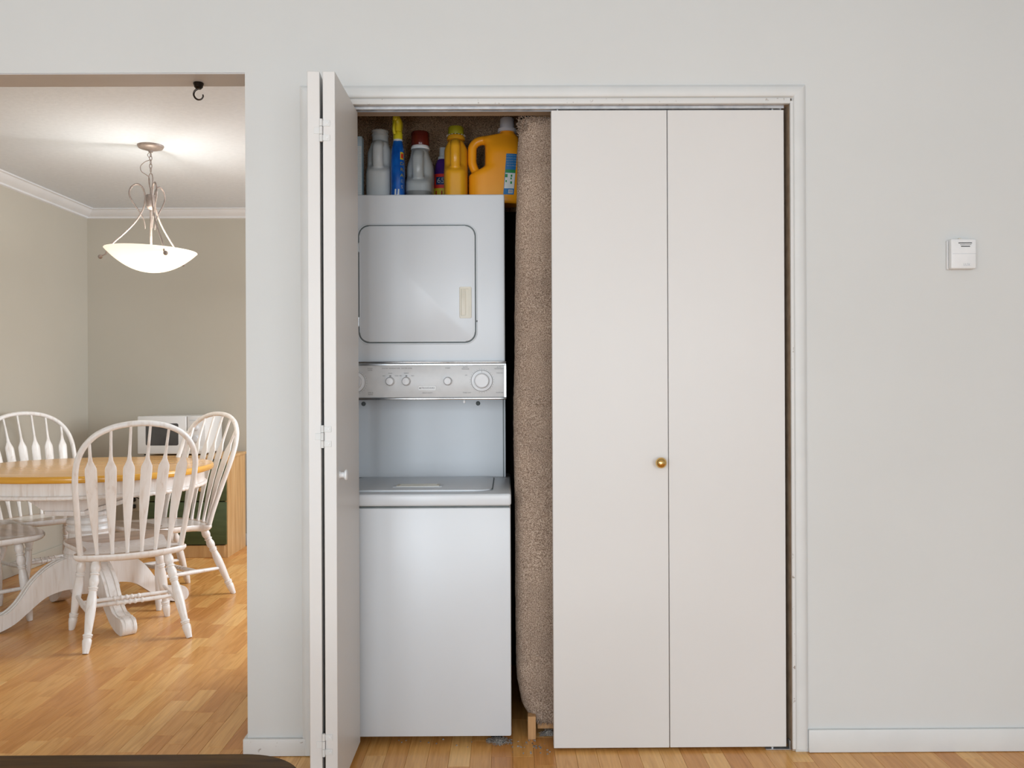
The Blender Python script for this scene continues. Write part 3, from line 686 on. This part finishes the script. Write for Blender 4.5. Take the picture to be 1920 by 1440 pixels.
# purple cleaner half hidden behind the yellow jug
pu = thing('cleaner_bottle', (-.274, .625, TOPZ), 'purple cleaner bottle with red and yellow label half hidden behind the yellow jug', 'bottle')
MB().rings([superring(0, 0, wx, wy, z, 2.5) for z, wx, wy in ((0, .044, .034), (.004, .0475, .036), (.06, .0475, .036), (.11, .042, .034), (.15, .036, .031), (.18, .031, .028), (.195, .025, .025), (.202, .018, .018))]).build('bottle_body', 'purple', pu, angle=60)
cp_ = MB().lathe([(.021, .200), (.021, .210), (.016, .213), (.0155, .245), (.0005, .247)], n=24).build('cap', 'applside', pu)
bodyo = [c for c in pu.children if c.name.startswith('bottle_body')][0]
bm_ = bmesh.new(); bm_.from_mesh(bodyo.data); PV = BVHTree.FromBMesh(bm_); bm_.free()
place_label(PV, (-.040, .040, .018, .100, 0), 'yellow_label', 'label_yellow', pu)
place_label(PV, (-.034, .034, .085, .140, 0), 'red_label', 'label_red', pu, off=.002)
place_label(PV, (-.026, .012, .098, .128, 0), 'number_patch', 'label_navy', pu, off=.0028)
def txp(s, size, m, x, z, off):
    o = text('label_lettering', s, size, m, pu, (x, 0, z), proj=PV)
    for v in o.data.vertices: v.co.y -= off
txp('65', .030, 'label_white', -.008, .113, .0018); txp('SUN', .044, 'label_red', -.008, .058, .0012)

# narrow carton at the left
cb = thing('detergent_box', (-.573, .50, TOPZ), 'narrow pale blue carton standing left of the grey jugs', 'box')
cbb = MB().box(-.016, .018, -.06, -.02, 0, .240, .001, 1).build('carton', 'box_blue', cb)
pr = MB()
for q in range(36): pr.box(.001 if q % 2 else -.0145, (.0145 if q % 3 else .010), -.0606, -.0600, .012 + q * .0062, .0135 + q * .0062)
pr.build('printed_lines', 'applside', cbb)
MB().box(-.0155, .0155, -.0604, -.0600, .006, .205).build('pale_face', 'label_white', cbb)

# carpet hung on the closet back wall behind the bottles
def carpet_sheet(name, x0, x1, z0, z1, y, m, label, cat):
    b = MB(); nx_, nz_ = 60, 40; F = []
    for j in range(nz_ + 1):
        row = []
        for i in range(nx_ + 1):
            xx = x0 + (x1 - x0) * i / nx_; zz = z0 + (z1 - z0) * j / nz_
            d = .012 * noise.noise(Vector((xx * 4, zz * 4, 1))) + .003 * noise.noise(Vector((xx * 50, zz * 50, 2)))
            row.append((xx, y + d, zz))
        F.append(row)
    A = [[b.bm.verts.new(p) for p in r] for r in F]; B = [[b.bm.verts.new((p[0], p[1] + .010, p[2])) for p in r] for r in F]
    for j in range(nz_):
        for i in range(nx_):
            b.bm.faces.new((A[j][i], A[j][i + 1], A[j + 1][i + 1], A[j + 1][i])); b.bm.faces.new((B[j][i], B[j + 1][i], B[j + 1][i + 1], B[j][i + 1]))
    for i in range(nx_):
        b.bm.faces.new((A[0][i], B[0][i], B[0][i + 1], A[0][i + 1])); b.bm.faces.new((A[nz_][i], A[nz_][i + 1], B[nz_][i + 1], B[nz_][i]))
    for j in range(nz_):
        b.bm.faces.new((A[j][0], A[j + 1][0], B[j + 1][0], B[j][0])); b.bm.faces.new((A[j][nx_], B[j][nx_], B[j + 1][nx_], A[j + 1][nx_]))
    return tag(b.build(name, m, angle=80), label, cat)
carpet_sheet('carpet_remnant', -.72, .02, 1.83, 2.38, .725, 'carpet_dark', 'brown carpet remnant hanging on the closet wall behind the bottles', 'carpet')

# carpet-wrapped post between the laundry tower and the closed doors
cpost = thing('carpet_wrapped_post', (.09, .19, 0), 'tall post wrapped in tan carpet between dryer and closed doors', 'post')
rings = []
zz = .046; NZ = 190; left = [(.046, .040), (.10, .010), (.187, -.006), (.35, -.009), (.669, -.010), (1.014, -.013), (1.30, -.008), (1.53, -.005), (1.909, .004), (2.033, .012)]
def lx(z):
    for (a, xa), (c, xc) in zip(left, left[1:]):
        if z <= c: t = (z - a) / (c - a); t = t * t * (3 - 2 * t) if a > .2 else t; return xa + (xc - xa) * t
    return left[-1][1]
n = 96
b = MB()
for k in range(NZ + 1):
    z = .046 + (2.020 - .046) * k / NZ; x0 = lx(z); x1 = .235
    r = rrect(x0 - .09, x1 - .09, .124 - .19, .36 - .19, .045, 23)
    row = []
    for (a, c_) in r:
        p = Vector((a, c_, z)); d = Vector((a - .03, c_ - .02, 0)).normalized()
        p += d * (.0022 * noise.noise(p * 180) + .002 * noise.noise(p * 5))
        row.append(p)
    rings.append(row)
b.rings(rings); b.build('carpet_wrap', 'carpet', cpost, angle=180)
b = MB()
for q in range(620):
    if q < 430:   # frayed top edge, thickest at the left corner
        u = rnd.random() ** 1.6; x_ = lx(1.98) + u * .16; y_ = .127 + rnd.uniform(-.004, .012) + (.03 if u < .05 else 0); z_ = 2.018 + rnd.uniform(-.05, .004) * (1 if u < .2 else .4)
    else:         # frayed bottom edge
        x_ = .035 + rnd.random() * .12; y_ = .127 + rnd.uniform(-.004, .01); z_ = .050 + rnd.uniform(-.006, .008)
    L = rnd.uniform(.006, .018) * (1 if q < 430 else .7); d = Vector((rnd.uniform(-1, .4), rnd.uniform(-1, -.1), rnd.uniform(-.3, 1) * (1 if q < 430 else -1))).normalized() * L
    p = Vector((x_ - .09, y_ - .19, z_)); b.tube([p, p + d * .5 + Vector((0, 0, .001)), p + d], [.0012, .0011, .0007], 4)
fr = b.build('frayed_fibres', 'carpet', cpost); fr['kind'] = 'stuff'
b = MB().box(-.062, -.036, -.085, -.050, .0, .075, .001, 1); b.box(-.030, .10, -.050, -.025, .022, .060, .001, 1); wd = b.build('wooden_core', 'stub', cpost); tag(wd, 'bare wooden foot of the post')
b = MB().box(-.03, .07, -.045, .06, 1.96, 2.040, .002, 1); b.build('wooden_top', 'stub', cpost)

# lint under the washer
def lint(x, y, rx, ry, rz, label, n=260):
    b = MB()
    b.lathe([(rx * .5, 0.0005), (rx * .45, rz * .35), (rx * .2, rz * .6), (.0005, rz * .65)], (0, 0, 0), n=14)
    for v in b.bm.verts: v.co.y *= ry / rx; v.co += Vector((1, 1, .3)) * .003 * noise.noise(v.co * 300)
    for q in range(n):
        a = rnd.uniform(0, 2 * PI); rr = math.sqrt(rnd.random()); p = Vector((rx * rr * math.cos(a), ry * rr * math.sin(a), rnd.uniform(.001, rz * (1.05 - rr * .8))))
        d1_ = Vector((rnd.uniform(-1, 1), rnd.uniform(-1, 1), rnd.uniform(-.4, .4))) * .008; p2 = p + d1_; p3 = p2 + Vector((rnd.uniform(-1, 1), rnd.uniform(-1, 1), rnd.uniform(-.4, .4))) * .006
        p2.z = max(p2.z, .001); p3.z = max(p3.z, .001); b.tube([p, p2, p3], .0006, 3)
    o = b.build('lint_clump', 'lint', loc=(x, y, 0)); tag(o, label, 'lint'); return o
lint(-.067, .088, .042, .028, .019, 'grey lint clump under the right front corner of the washer')
lint(.098, .140, .030, .014, .026, 'grey lint clump beside the wooden foot of the post', 180)
b = MB()
for q in range(46):
    x_, y_ = rnd.uniform(-.03, .10), rnd.uniform(-.01, .10)
    if q > 30: x_, y_ = rnd.uniform(-.4, .1), rnd.uniform(.03, .12)
    s_ = rnd.uniform(.0008, .0028); b.box(x_ - s_, x_ + s_, y_ - s_, y_ + s_ * .6, .0003, .0006 + s_, rot=Matrix.Rotation(rnd.random() * 3, 3, 'Z'))
o = b.build('dust_crumbs', 'lint'); tag(o, 'pale dust crumbs scattered on the closet floor by the post', 'dust', kind='stuff')

# ------------------------------------------------------------------ thermostat
th = thing('thermostat', (1.379, 0, 1.548), 'small white square thermostat on the wall right of the closet', 'thermostat')
MB().box(-.042, .038, -.010, 0, -.046, .044, .002, 2).build('back_plate', 'whiteplastic', th)
MB().box(-.0375, .036, -.0125, -.010, -.043, .041).build('plate_gap', 'black', th)
cv = MB().box(-.040, .038, -.032, -.0125, -.046, .046, .004, 3).build('cover', 'whiteplastic', th)
b = MB()
b.box(-.018, .024, -.0325, -.0310, .032, .0345); b.box(-.013, .022, -.0325, -.0310, .0275, .0285); b.box(-.010, .018, -.0325, -.0310, .0215, .0240)
b.build('vent_slot', 'black', cv)
MB().box(-.036, .037, -.0323, -.0315, -.0005, .0005).build('cover_seam', 'applside', cv)
MB().box(-.012, -.004, -.024, -.016, .044, .050, .001, 1).build('lever', 'ivory', th)
text('cover_lettering', 'LUX', .011, 'applside', cv, (.008, -.0322, -.034))

# ------------------------------------------------------------------ ceiling hook
hk = thing('plant_hook', (-1.018, .080, OPT - .004), 'black swivel hook screwed into the soffit of the dining opening', 'hook')
MB().lathe([(.0150, 0), (.0165, -.002), (.0165, -.005), (.0150, -.006), (.0150, -.009), (.0135, -.010), (.0135, -.014), (.008, -.020), (.0005, -.021)], n=26).build('swivel_base', 'bronze', hk)
P = catmull([(-.001, 0, -.018), (-.012, 0, -.026), (-.0155, 0, -.038), (-.010, 0, -.049), (-.001, 0, -.054), (.009, 0, -.052), (.0145, 0, -.044), (.0135, 0, -.038)], 5)
MB().tube(P, [.0034 - .0012 * k / len(P) for k in range(len(P))], 8).build('hook', 'bronze', hk)

# ------------------------------------------------------------------ pendant lamp
PX, PY = -1.893, 1.868
pl = thing('pendant_lamp', (PX, PY, DC), 'bowl pendant lamp with curled metal arms lit above the dining table', 'lamp')
MB().lathe([(.066, 0), (.066, -.004), (.060, -.014), (.035, -.022), (.012, -.026), (.010, -.036), (.0005, -.037)], n=40).build('canopy', 'nickel', pl, angle=50)
b = MB()
for k in range(5):
    z = -.046 - k * .0205; ring = []
    for q in range(14):
        a = 2 * PI * q / 14; u = math.cos(a) * .0065; v = math.sin(a) * .0130
        ring.append((u, 0, z + v) if k % 2 else (0, u, z + v))
    b.tube(ring, .0019, 6, closed=True)
b.build('chain', 'nickel', pl)
b = MB(); ring = [(math.cos(2 * PI * q / 24) * .0105 * (1 + .2 * math.sin(2 * PI * q / 24)), 0, -.185 + math.sin(2 * PI * q / 24) * .040) for q in range(24)]
b.tube(ring, .0026, 8, closed=True); b.lathe([(.004, -.262), (.0045, -.225), (.0035, -.222)], n=12); b.build('hanging_loop', 'nickel', pl)
b = MB().tube(catmull([(-.004, 0, -.035), (-.018, .004, -.048), (-.006, .004, -.072), (-.030, 0, -.085), (-.052, -.002, -.108), (-.048, -.002, -.135), (-.025, 0, -.152), (-.008, 0, -.168), (-.006, .003, -.21), (-.003, 0, -.25)], 6), .0018, 6)
b.build('power_cord', 'nickel', pl)
MB().lathe([(.004, -.255), (.021, -.258), (.0225, -.262), (.0225, -.318), (.021, -.322), (.014, -.332), (.006, -.337), (.006, -.50)], n=28).build('hub', 'nickel', pl)
MB().lathe([(.0055, -.335), (.0055, -.575), (.012, -.58), (.012, -.60), (.0005, -.602)], n=16).build('centre_rod', 'nickel', pl)
for k, ang in enumerate((math.radians(197), math.radians(-52), math.radians(70))):
    cc, ss = math.cos(ang), math.sin(ang)
    prof = [(.218, -.578), (.212, -.562), (.185, -.520), (.135, -.470), (.085, -.415), (.052, -.365), (.032, -.315), (.028, -.265), (.040, -.222), (.066, -.205), (.094, -.222), (.104, -.258), (.088, -.300), (.058, -.345), (.038, -.382), (.030, -.412), (.029, -.436)]
    P = catmull([(r * cc, r * ss, z) for r, z in prof], 5)
    ar = MB().tube(P, [.0046] * (len(P) - 26) + [.0046 - .0026 * q / 25 for q in range(26)], 8)
    ar = ar.build('arm', 'nickel', pl)
    e = Vector((.243 * cc, .243 * ss, -.590))
    bl = MB().tube([(.216 * cc, .216 * ss, -.574), e], .003, 8); bl.lathe([(.0005, -.0115), (.006, -.0098), (.0105, -.005), (.0115, 0), (.0105, .005), (.006, .0098), (.0005, .0115)], e, n=18)
    bl.build('finial', 'nickel', ar, angle=60)
gm = mat('frosted_lamp_glass', (.95, .90, .80), .35, emit=(1, .90, .70), es=1.05)
tc = nd(gm, 'ShaderNodeTexCoord'); sp_ = nd(gm, 'ShaderNodeSeparateXYZ'); ln(gm, tc.outputs['Object'], sp_.inputs[0])
# the glass glows most where the bulbs sit, low in the bowl
mr = nd(gm, 'ShaderNodeMapRange'); mr.inputs['From Min'].default_value = -.114; mr.inputs['From Max'].default_value = 0; mr.inputs['To Min'].default_value = 1.5; mr.inputs['To Max'].default_value = .72
ln(gm, sp_.outputs[2], mr.inputs['Value']); ln(gm, mr.outputs[0], bsdf(gm).inputs['Emission Strength'])
M['bowl'] = gm
prof = []
for k in range(15):
    a = k / 14; r_ = .229 * math.sin(a * PI / 2); prof.append((r_, -.114 + .114 * (r_ / .229) ** 2.1))
inner = [(max(r - .004 * (k / 14), .0005), h + .004 * (1 - k / 14)) for k, (r, h) in enumerate(prof)][::-1]
bo = MB().lathe([(.0005, -.1140)] + prof[1:] + [(.2275, .002)] + inner, n=64, cap=False).build('glass_bowl', 'bowl', pl, angle=60)
bo.location = (0, 0, -.550); bo.rotation_euler = (0, math.radians(2.0), 0)
for k, a in enumerate((.5, 2.6, 4.7)):
    bb = MB().lathe([(.012, -.03), (.013, 0), (.022, .022), (.027, .045), (.022, .066), (.0005, .074)], (.055 * math.cos(a), .055 * math.sin(a), -.612), (math.cos(a) * .5, math.sin(a) * .5, 0.35), 16)
    o = bb.build('bulb', 'whiteplastic', pl)
l = bpy.data.lights.new('pendant_glow', 'POINT'); l.energy = 10; l.color = (1, .97, .94); l.shadow_soft_size = .03
o = bpy.data.objects.new('pendant_glow', l); COL.objects.link(o); o.location = (PX + .02, PY - .02, DC - .575)
l = bpy.data.lights.new('pendant_downlight', 'SPOT'); l.energy = 16; l.color = (1, .93, .84); l.shadow_soft_size = .15; l.spot_size = math.radians(160); l.spot_blend = 1
o = bpy.data.objects.new('pendant_downlight', l); COL.objects.link(o); o.location = (PX, PY, DC - .70)

# ------------------------------------------------------------------ dining table
TX, TY = -2.125, 1.665
tb = thing('dining_table', (TX, TY, 0), 'oval pedestal dining table with honey wood top and whitewashed base', 'table')
def oval(a, b_, z, n=96, e=2.25):
    return [(a * math.copysign(abs(math.cos(2 * PI * k / n)) ** (2 / e), math.cos(2 * PI * k / n)), b_ * math.copysign(abs(math.sin(2 * PI * k / n)) ** (2 / e), math.sin(2 * PI * k / n)), z) for k in range(n)]
A_, B_ = .585, .535
MB().rings([oval(A_ - .010, B_ - .010, .728), oval(A_ - .006, B_ - .006, .7500), oval(A_ - .010, B_ - .010, .7505)]).build('table_top', 'top', tb, angle=30)
MB().rings([oval(A_ - .012, B_ - .012, .7195), oval(A_ - .005, B_ - .005, .7200), oval(A_ + .000, B_ + .000, .7260), oval(A_, B_, .738), oval(A_ - .002, B_ - .002, .7455), oval(A_ - .006, B_ - .006, .7495), oval(A_ - .012, B_ - .012, .7500)]).build('top_edge', 'topedge', tb, angle=50)
ap = MB(); o1 = [oval(A_ - .045, B_ - .045, z) for z in (.7195, .655)]; i1 = [oval(A_ - .065, B_ - .065, z) for z in (.655, .7195)]
ap.rings(o1 + i1, cap=False, closed=True); ap.build('apron', 'wash', tb)
# rope moulding round the lower edge of the apron
N = 620; cen = oval(A_ - .042, B_ - .042, .650, N); rp = MB(); rings = []
perim = sum((Vector(cen[i]) - Vector(cen[i - 1])).length for i in range(N)); s_ = 0
for i in range(N):
    if i: s_ += (Vector(cen[i]) - Vector(cen[i - 1])).length
    p = Vector(cen[i]); t = (Vector(cen[(i + 1) % N]) - Vector(cen[i - 1])).normalized(); nrm = Vector((t.y, -t.x, 0)); row = []
    tw_ = s_ / perim * round(perim / .072) * 2 * PI
    for q in range(14):
        th_ = 2 * PI * q / 14; rr = .0085 + .0028 * abs(math.cos(1.5 * (th_) + tw_ * 1.5)) 
        row.append(p + nrm * math.cos(th_) * rr + Vector((0, 0, 1)) * math.sin(th_) * rr)
    rings.append(row)
rp.rings(rings, closed=True); rp.build('rope_moulding', 'wash', tb)
# trapezoid slide box and its base board
MB().prism([(-.215, .718), (.205, .718), (.205, .632), (.085, .558), (-.105, .558), (-.215, .632)], XZ, -.235, .235, .002).build('slide_box', 'wash', tb)
MB().box(-.098, .090, -.24, .24, .535, .558, .003, 2).build('base_board', 'wash', tb)
MB().box(-.40, -.30, -.02, .02, .62, .64, .001, 1).build('slide_rail', 'wash', tb)
MB().box(-.43, .43, .10, .14, .655, .7185).build('slide_rail', 'darkwood', tb)
# turned column
MB().lathe([(.085, .535), (.100, .528), (.104, .515), (.098, .505), (.090, .500), (.102, .492), (.106, .478), (.100, .468), (.094, .464), (.104, .455), (.107, .442), (.100, .430), (.095, .425), (.098, .395), (.108, .360), (.118, .330), (.112, .322), (.118, .316), (.116, .305), (.100, .30), (.095, .16), (.085, .13), (.0005, .13)], n=48).build('column', 'wash', tb, angle=28)
prof = catmull([(.05, .315, 0), (.13, .305, 0), (.20, .275, 0), (.27, .215, 0), (.335, .125, 0), (.395, .080, 0), (.455, .078, 0), (.490, .060, 0), (.500, .030, 0), (.485, .003, 0), (.455, .0, 0), (.41, .008, 0), (.345, .035, 0), (.28, .085, 0), (.21, .135, 0), (.13, .155, 0), (.05, .150, 0)], 4)
for ang in (-45, 45, 135, 225):
    a = math.radians(ang); cc, ss = math.cos(a), math.sin(a)
    f = MB().prism([(p.x, p.y) for p in prof], lambda r, z, d: (r * cc - d * ss, r * ss + d * cc, z), -.034, .034, .005)
    fo = f.build('foot', 'wash', tb, angle=35)
    gv = MB()
    for off in (-.018, .018):
        gv.tube([((p.x + .0005) * cc - off * ss, (p.x + .0005) * ss + off * cc, p.y + .001) for p in prof[4:34]], .0022, 6)
    gv.build('bead', 'wash', fo)

# ------------------------------------------------------------------ arrow-back chairs
SZ = .400
def make_chair():
    t = thing('arrowback_chair', (0, 0, 0), 'x', 'chair')
    # seat: Windsor outline with a waist between the rear flange and the front corners
    half = [(0, -.075), (.09, -.066), (.17, -.038), (.225, -.006), (.242, .016), (.232, .036), (.208, .060), (.204, .11), (.222, .20), (.244, .29), (.240, .345), (.205, .375), (.12, .395), (0, .402)]
    R_ = catmull([(x_, y_, 0) for x_, y_ in half] + [(-x_, y_, 0) for x_, y_ in reversed(half[1:-1])], 4, closed=True)
    def lay(s_, z, dish=0):
        c_ = Vector((0, .16, 0)); return [Vector(((p.x - c_.x) * s_ + c_.x, (p.y - c_.y) * s_ + c_.y, z + .024 * max(0, p.y) / .4)) for p in R_]
    b = MB().rings([lay(.90, SZ - .034), lay(.965, SZ - .026), lay(1.0, SZ - .014), lay(1.0, SZ - .006), lay(.992, SZ - .001)], cap=True)
    b.build('seat', 'wash', t, angle=50)
    b = MB().rings([lay(.985, SZ - .004), lay(.985, SZ), lay(.93, SZ + .0005), lay(.84, SZ - .001), lay(.72, SZ - .004), lay(.4, SZ - .005)], cap=True)
    b.build('seat_top', 'seat', t, angle=60)
    # bow
    hp_ = [(.212, SZ - .01), (.222, .47), (.232, .57), (.243, .67), (.249, .755), (.244, .825), (.221, .888), (.177, .938), (.119, .968), (.06, .982), (0, .986)]
    pv = lambda z: -.215 * max(0, (z - SZ) / .586) ** 1.12 + .004
    full = [(u, pv(z), z) for u, z in hp_] + [(-u, pv(z), z) for u, z in reversed(hp_[:-1])]
    P = catmull(full, 6); MB().tube(P, .0128, 12).build('bow', 'wash', t, angle=60)
    def bowz(u):
        best = max((p for p in P), key=lambda p: -abs(abs(p.x) - u) * 50 + p.z); return best
    # spindles with arrow blades
    for i in range(6):
        k = i - 2.5; ub = k * .0600; vb = -.052 * (1 - (abs(ub) / .212) ** 2)
        ut = k * .0790; tp_ = min((p for p in P if p.z > .82 and (p.x > 0) == (ut > 0)), key=lambda p: abs(p.x - ut))
        a = Vector((ub, vb, SZ - .008)); c_ = Vector((tp_.x, tp_.y, tp_.z - .006))
        wid = [(.392, .0085, .0085), (.42, .0080, .0075), (.455, .0095, .0060), (.52, .0145, .0050), (.575, .0182, .0048), (.635, .0215, .0048), (.72, .0242, .0048), (.780, .0245, .0048), (.793, .0232, .005), (.808, .0165, .0055), (.824, .0100, .0062), (.850, .0068, .0062), (.90, .0060, .0060)]
        rows = []
        L = c_ - a; latd = Vector((1, 0, 0)); 
        for (zz_, hw, ht) in wid + [(c_.z, .0055, .0055)]:
            q = (zz_ - a.z) / L.z
            if q > 1.001: continue
            p = a + L * q; p.y += .018 * math.sin(PI * q)            # slight lumbar bend
            lat = Vector((1, -.35 * ub / .212 * 0, 0)); nrm = Vector((0, 1, .2)).normalized()
            rows.append([p + lat * hw * math.copysign(abs(math.cos(2 * PI * m_ / 12)) ** .6, math.cos(2 * PI * m_ / 12)) + nrm * ht * math.copysign(abs(math.sin(2 * PI * m_ / 12)) ** .6, math.sin(2 * PI * m_ / 12)) for m_ in range(12)])
        MB().rings(rows).build('spindle', 'wash', t, angle=50)
    # turned legs
    prof = [(.0135, 0), (.0175, .02), (.0215, .07), (.0215, .10), (.0165, .135), (.0150, .142), (.0200, .150), (.0200, .162), (.0160, .170), (.0170, .185), (.0210, .215), (.0210, .250), (.0165, .285), (.0150, .292), (.0205, .300), (.0205, .312), (.0165, .320), (.0200, .330), (.0165, .342), (.0160, .35), (.0205, .43), (.0215, .50), (.0205, .60), (.0165, .74), (.0150, .790), (.0205, .800), (.0205, .815), (.0165, .824), (.0200, .832), (.0160, .842), (.0195, .862), (.0185, .90), (.0140, .975), (.0125, 1.0)]
    ends = {}
    for key, (x0, y0, x1, y1_) in dict(rl=(-.150, -.005, -.215, -.150), rr=(.150, -.005, .215, -.150), fl=(-.165, .265, -.215, .300), fr=(.165, .265, .215, .300)).items():
        a = Vector((x0, y0, SZ - .028 + (.012 if y0 > .1 else 0))); c_ = Vector((x1, y1_, 0)); d = c_ - a; ends[key] = (a, c_)
        MB().lathe([(r, h * d.length) for r, h in prof] , a, d, 18).build('leg', 'wash', t, angle=35)
    for v in [v for o_ in t.children if o_.name.startswith('leg') for v in o_.data.vertices]:
        if v.co.z < .0005: v.co.z = .0005
    def at(key, q): a, c_ = ends[key]; return a.lerp(c_, q)
    def stretcher(p, q, rings_):
        d = q - p; L = d.length; pr_ = [(.0075, 0), (.0095, .12 * L), (.0105, .30 * L)]
        if rings_:
            for c0 in (.36, .44, .50, .56, .64): pr_ += [(.0095, (c0 - .016) * L), (.0125, (c0 - .008) * L), (.0125, (c0 + .008) * L), (.0095, (c0 + .016) * L)]
        else: pr_ += [(.0125, .5 * L)]
        pr_ += [(.0105, .70 * L), (.0095, .88 * L), (.0075, L)]
        MB().lathe(pr_, p, d, 12).build('stretcher', 'wash', t, angle=35)
    sl = (at('rl', .60), at('fl', .58)); sr = (at('rr', .60), at('fr', .58))
    stretcher(*sl, False); stretcher(*sr, False)
    for q in (.40, .62): stretcher(sl[0].lerp(sl[1], q), sr[0].lerp(sr[1], q), True)
    return t
ch0 = make_chair()
CH = [((-1.750, 1.285), (-.547, .837), 'whitewashed arrow-back chair in front of the table with its back to the viewer'),
      ((-1.812, 2.135), (-.60, -.80), 'whitewashed arrow-back chair at the right end of the table beside the cabinet'),
      ((-2.748, 2.380), (.78, -.626), 'whitewashed arrow-back chair behind the table by the left wall'),
      ((-2.740, 1.510), (.68, .733), 'whitewashed chair at the left end of the table, only seat and legs in view')]
for i, ((x_, y_), (fx, fy), lab) in enumerate(CH):
    c_ = ch0 if i == 0 else copy_tree(ch0)
    c_.location = (x_, y_, 0); c_.rotation_euler = (0, 0, math.atan2(fy, fx) - PI / 2)
    tag(c_, lab, 'chair', 'arrow-back chairs around the dining table')

# ------------------------------------------------------------------ cabinet, microwave, outlet
CX0, CX1, CY0, CY1, CT = -2.440, -1.900, 3.125, 3.525, .678
cbn = thing('pine_cabinet', ((CX0 + CX1) / 2, (CY0 + CY1) / 2, 0), 'pine cabinet with dark green drawers below the microwave', 'cabinet')
def cpart(mb, name, m, parent=None):
    o = mb.build(name, m, parent or cbn)
    if parent is None: o.location = (-cbn.location.x, -cbn.location.y, 0)
    return o
cpart(MB().box(CX0, CX0 + .018, CY0 + .004, CY1, 0.0005, CT - .02), 'side_panel', 'pine')
cpart(MB().box(CX1 - .018, CX1, CY0 + .004, CY1, 0.0005, CT - .02), 'side_panel', 'pine')
cpart(MB().box(CX0 + .018, CX1 - .018, CY1 - .01, CY1, .02, CT - .02), 'back_panel', 'pine')
for q in range(1, 4): cpart(MB().box(CX1, CX1 + .0015, CY0 + .004 + q * .1 - .03, CY0 + .004 + q * .1 + .025, .0005, CT - .02), 'side_slat', 'pine')
cpart(MB().box(CX0 - .008, CX1 + .008, CY0 - .012, CY1 + .004, CT - .02, CT, .004, 2), 'cabinet_top', 'pine')
cpart(MB().box(CX0 + .018, CX1 - .018, CY0, CY0 + .018, .0005, .082, .002, 1), 'bottom_rail', 'pine')
dz = ((.088, .372), (.378, .652))
for q, (z0, z1) in enumerate(dz):
    dr_ = cpart(MB().box(CX0 + .004, CX1 - .006, CY0 - .006, CY0 + .014, z0, z1, .003, 2), 'drawer', 'green')
    for kx in (-2.305, -2.070):
        MB().lathe([(.006, 0), (.006, .010), (.013, .014), (.015, .020), (.012, .026), (.0005, .029)], (kx, CY0 - .006, z1 - .195 if q else z1 - .14), (0, -1, 0), 18).build('knob', 'pine', dr_)
mw = thing('microwave', (-2.285, 3.33, CT), 'white countertop microwave on the pine cabinet', 'microwave')
mx0, mx1, my0 = -.2300, .2285, -.165
f = MB()
for xx in (-.19, .19):
    for yy in (-.12, .12): f.lathe([(.012, 0), (.010, .012)], (xx, yy, 0), n=12)
f.build('rubber_foot', 'black', mw)
MB().box(mx0 + .004, mx1, my0 + .02, .175, .012, .262, .006, 2).build('case', 'mwwhite', mw)
mdd = MB().box(mx0, .100, my0, my0 + .022, .010, .264, .008, 3).build('microwave_door', 'mwwhite', mw)
MB().prism(rrect(-.172, .046, .068, .216, .012, 4), XZ, my0 - .0015, my0 + .001).build('door_window', 'mwglass', mdd)
cpl = MB().box(.103, mx1, my0 + .002, my0 + .022, .010, .264, .006, 3).build('control_panel', 'mwwhite', mw)
for zz_, r_ in ((.185, .020), (.110, .026)):
    MB().lathe([(r_, 0), (r_, .003), (r_ * .72, .005), (r_ * .66, .017), (.0005, .019)], (.165, my0 + .002, zz_), (0, -1, 0), 28).build('dial', 'knobgrey', cpl)
MB().box(.120, .210, my0 - .0005, my0 + .002, .235, .2375).build('printed_line', 'applside', cpl)
MB().box(.120, .212, my0 - .002, my0 + .004, .025, .060, .003, 2).build('door_button', 'mwwhite', cpl)
ou = thing('wall_outlet', (-2.705, DB, .310), 'ivory wall outlet with black plugs left of the pine cabinet', 'outlet')
MB().box(-.037, .037, -.005, 0, -.058, .058, .003, 2).build('cover_plate', 'ivory', ou)
for zz_ in (.024, -.024):
    pg = MB().box(-.016, .014, -.034, -.005, zz_ - .014, zz_ + .014, .004, 2).build('plug', 'black', ou)
MB().tube(catmull([(.0, -.032, .024), (.03, -.05, .045), (.06, -.03, .03), (.10, -.02, .08), (.20, -.02, .12)], 6), .003, 6).build('cord', 'black', ou)

# ------------------------------------------------------------------ dark table in the foreground
ct = thing('side_table', (-1.05, -1.62, 0), 'dark stained wooden table top with rounded corner at the bottom edge', 'table')
def tabtop(z0, z1, ins, m, name, bev=.004):
    p = rrect(-.70 + ins, .700 - ins, -.32 + ins, .318 - ins, .115, 14)
    return MB().prism(p, XY, z0, z1, bev).build(name, m, ct, angle=35)
tabtop(.520, .5505, 0, 'darkwood', 'table_top', .006)
MB().box(-.62, .62, -.25, .25, .46, .520, .002, 1).build('apron', 'darkwood', ct)
for xx in (-.59, .59):
    for yy in (-.22, .22): MB().box(xx - .022, xx + .022, yy - .022, yy + .022, 0.0005, .50, .003, 1).build('leg', 'darkwood', ct)
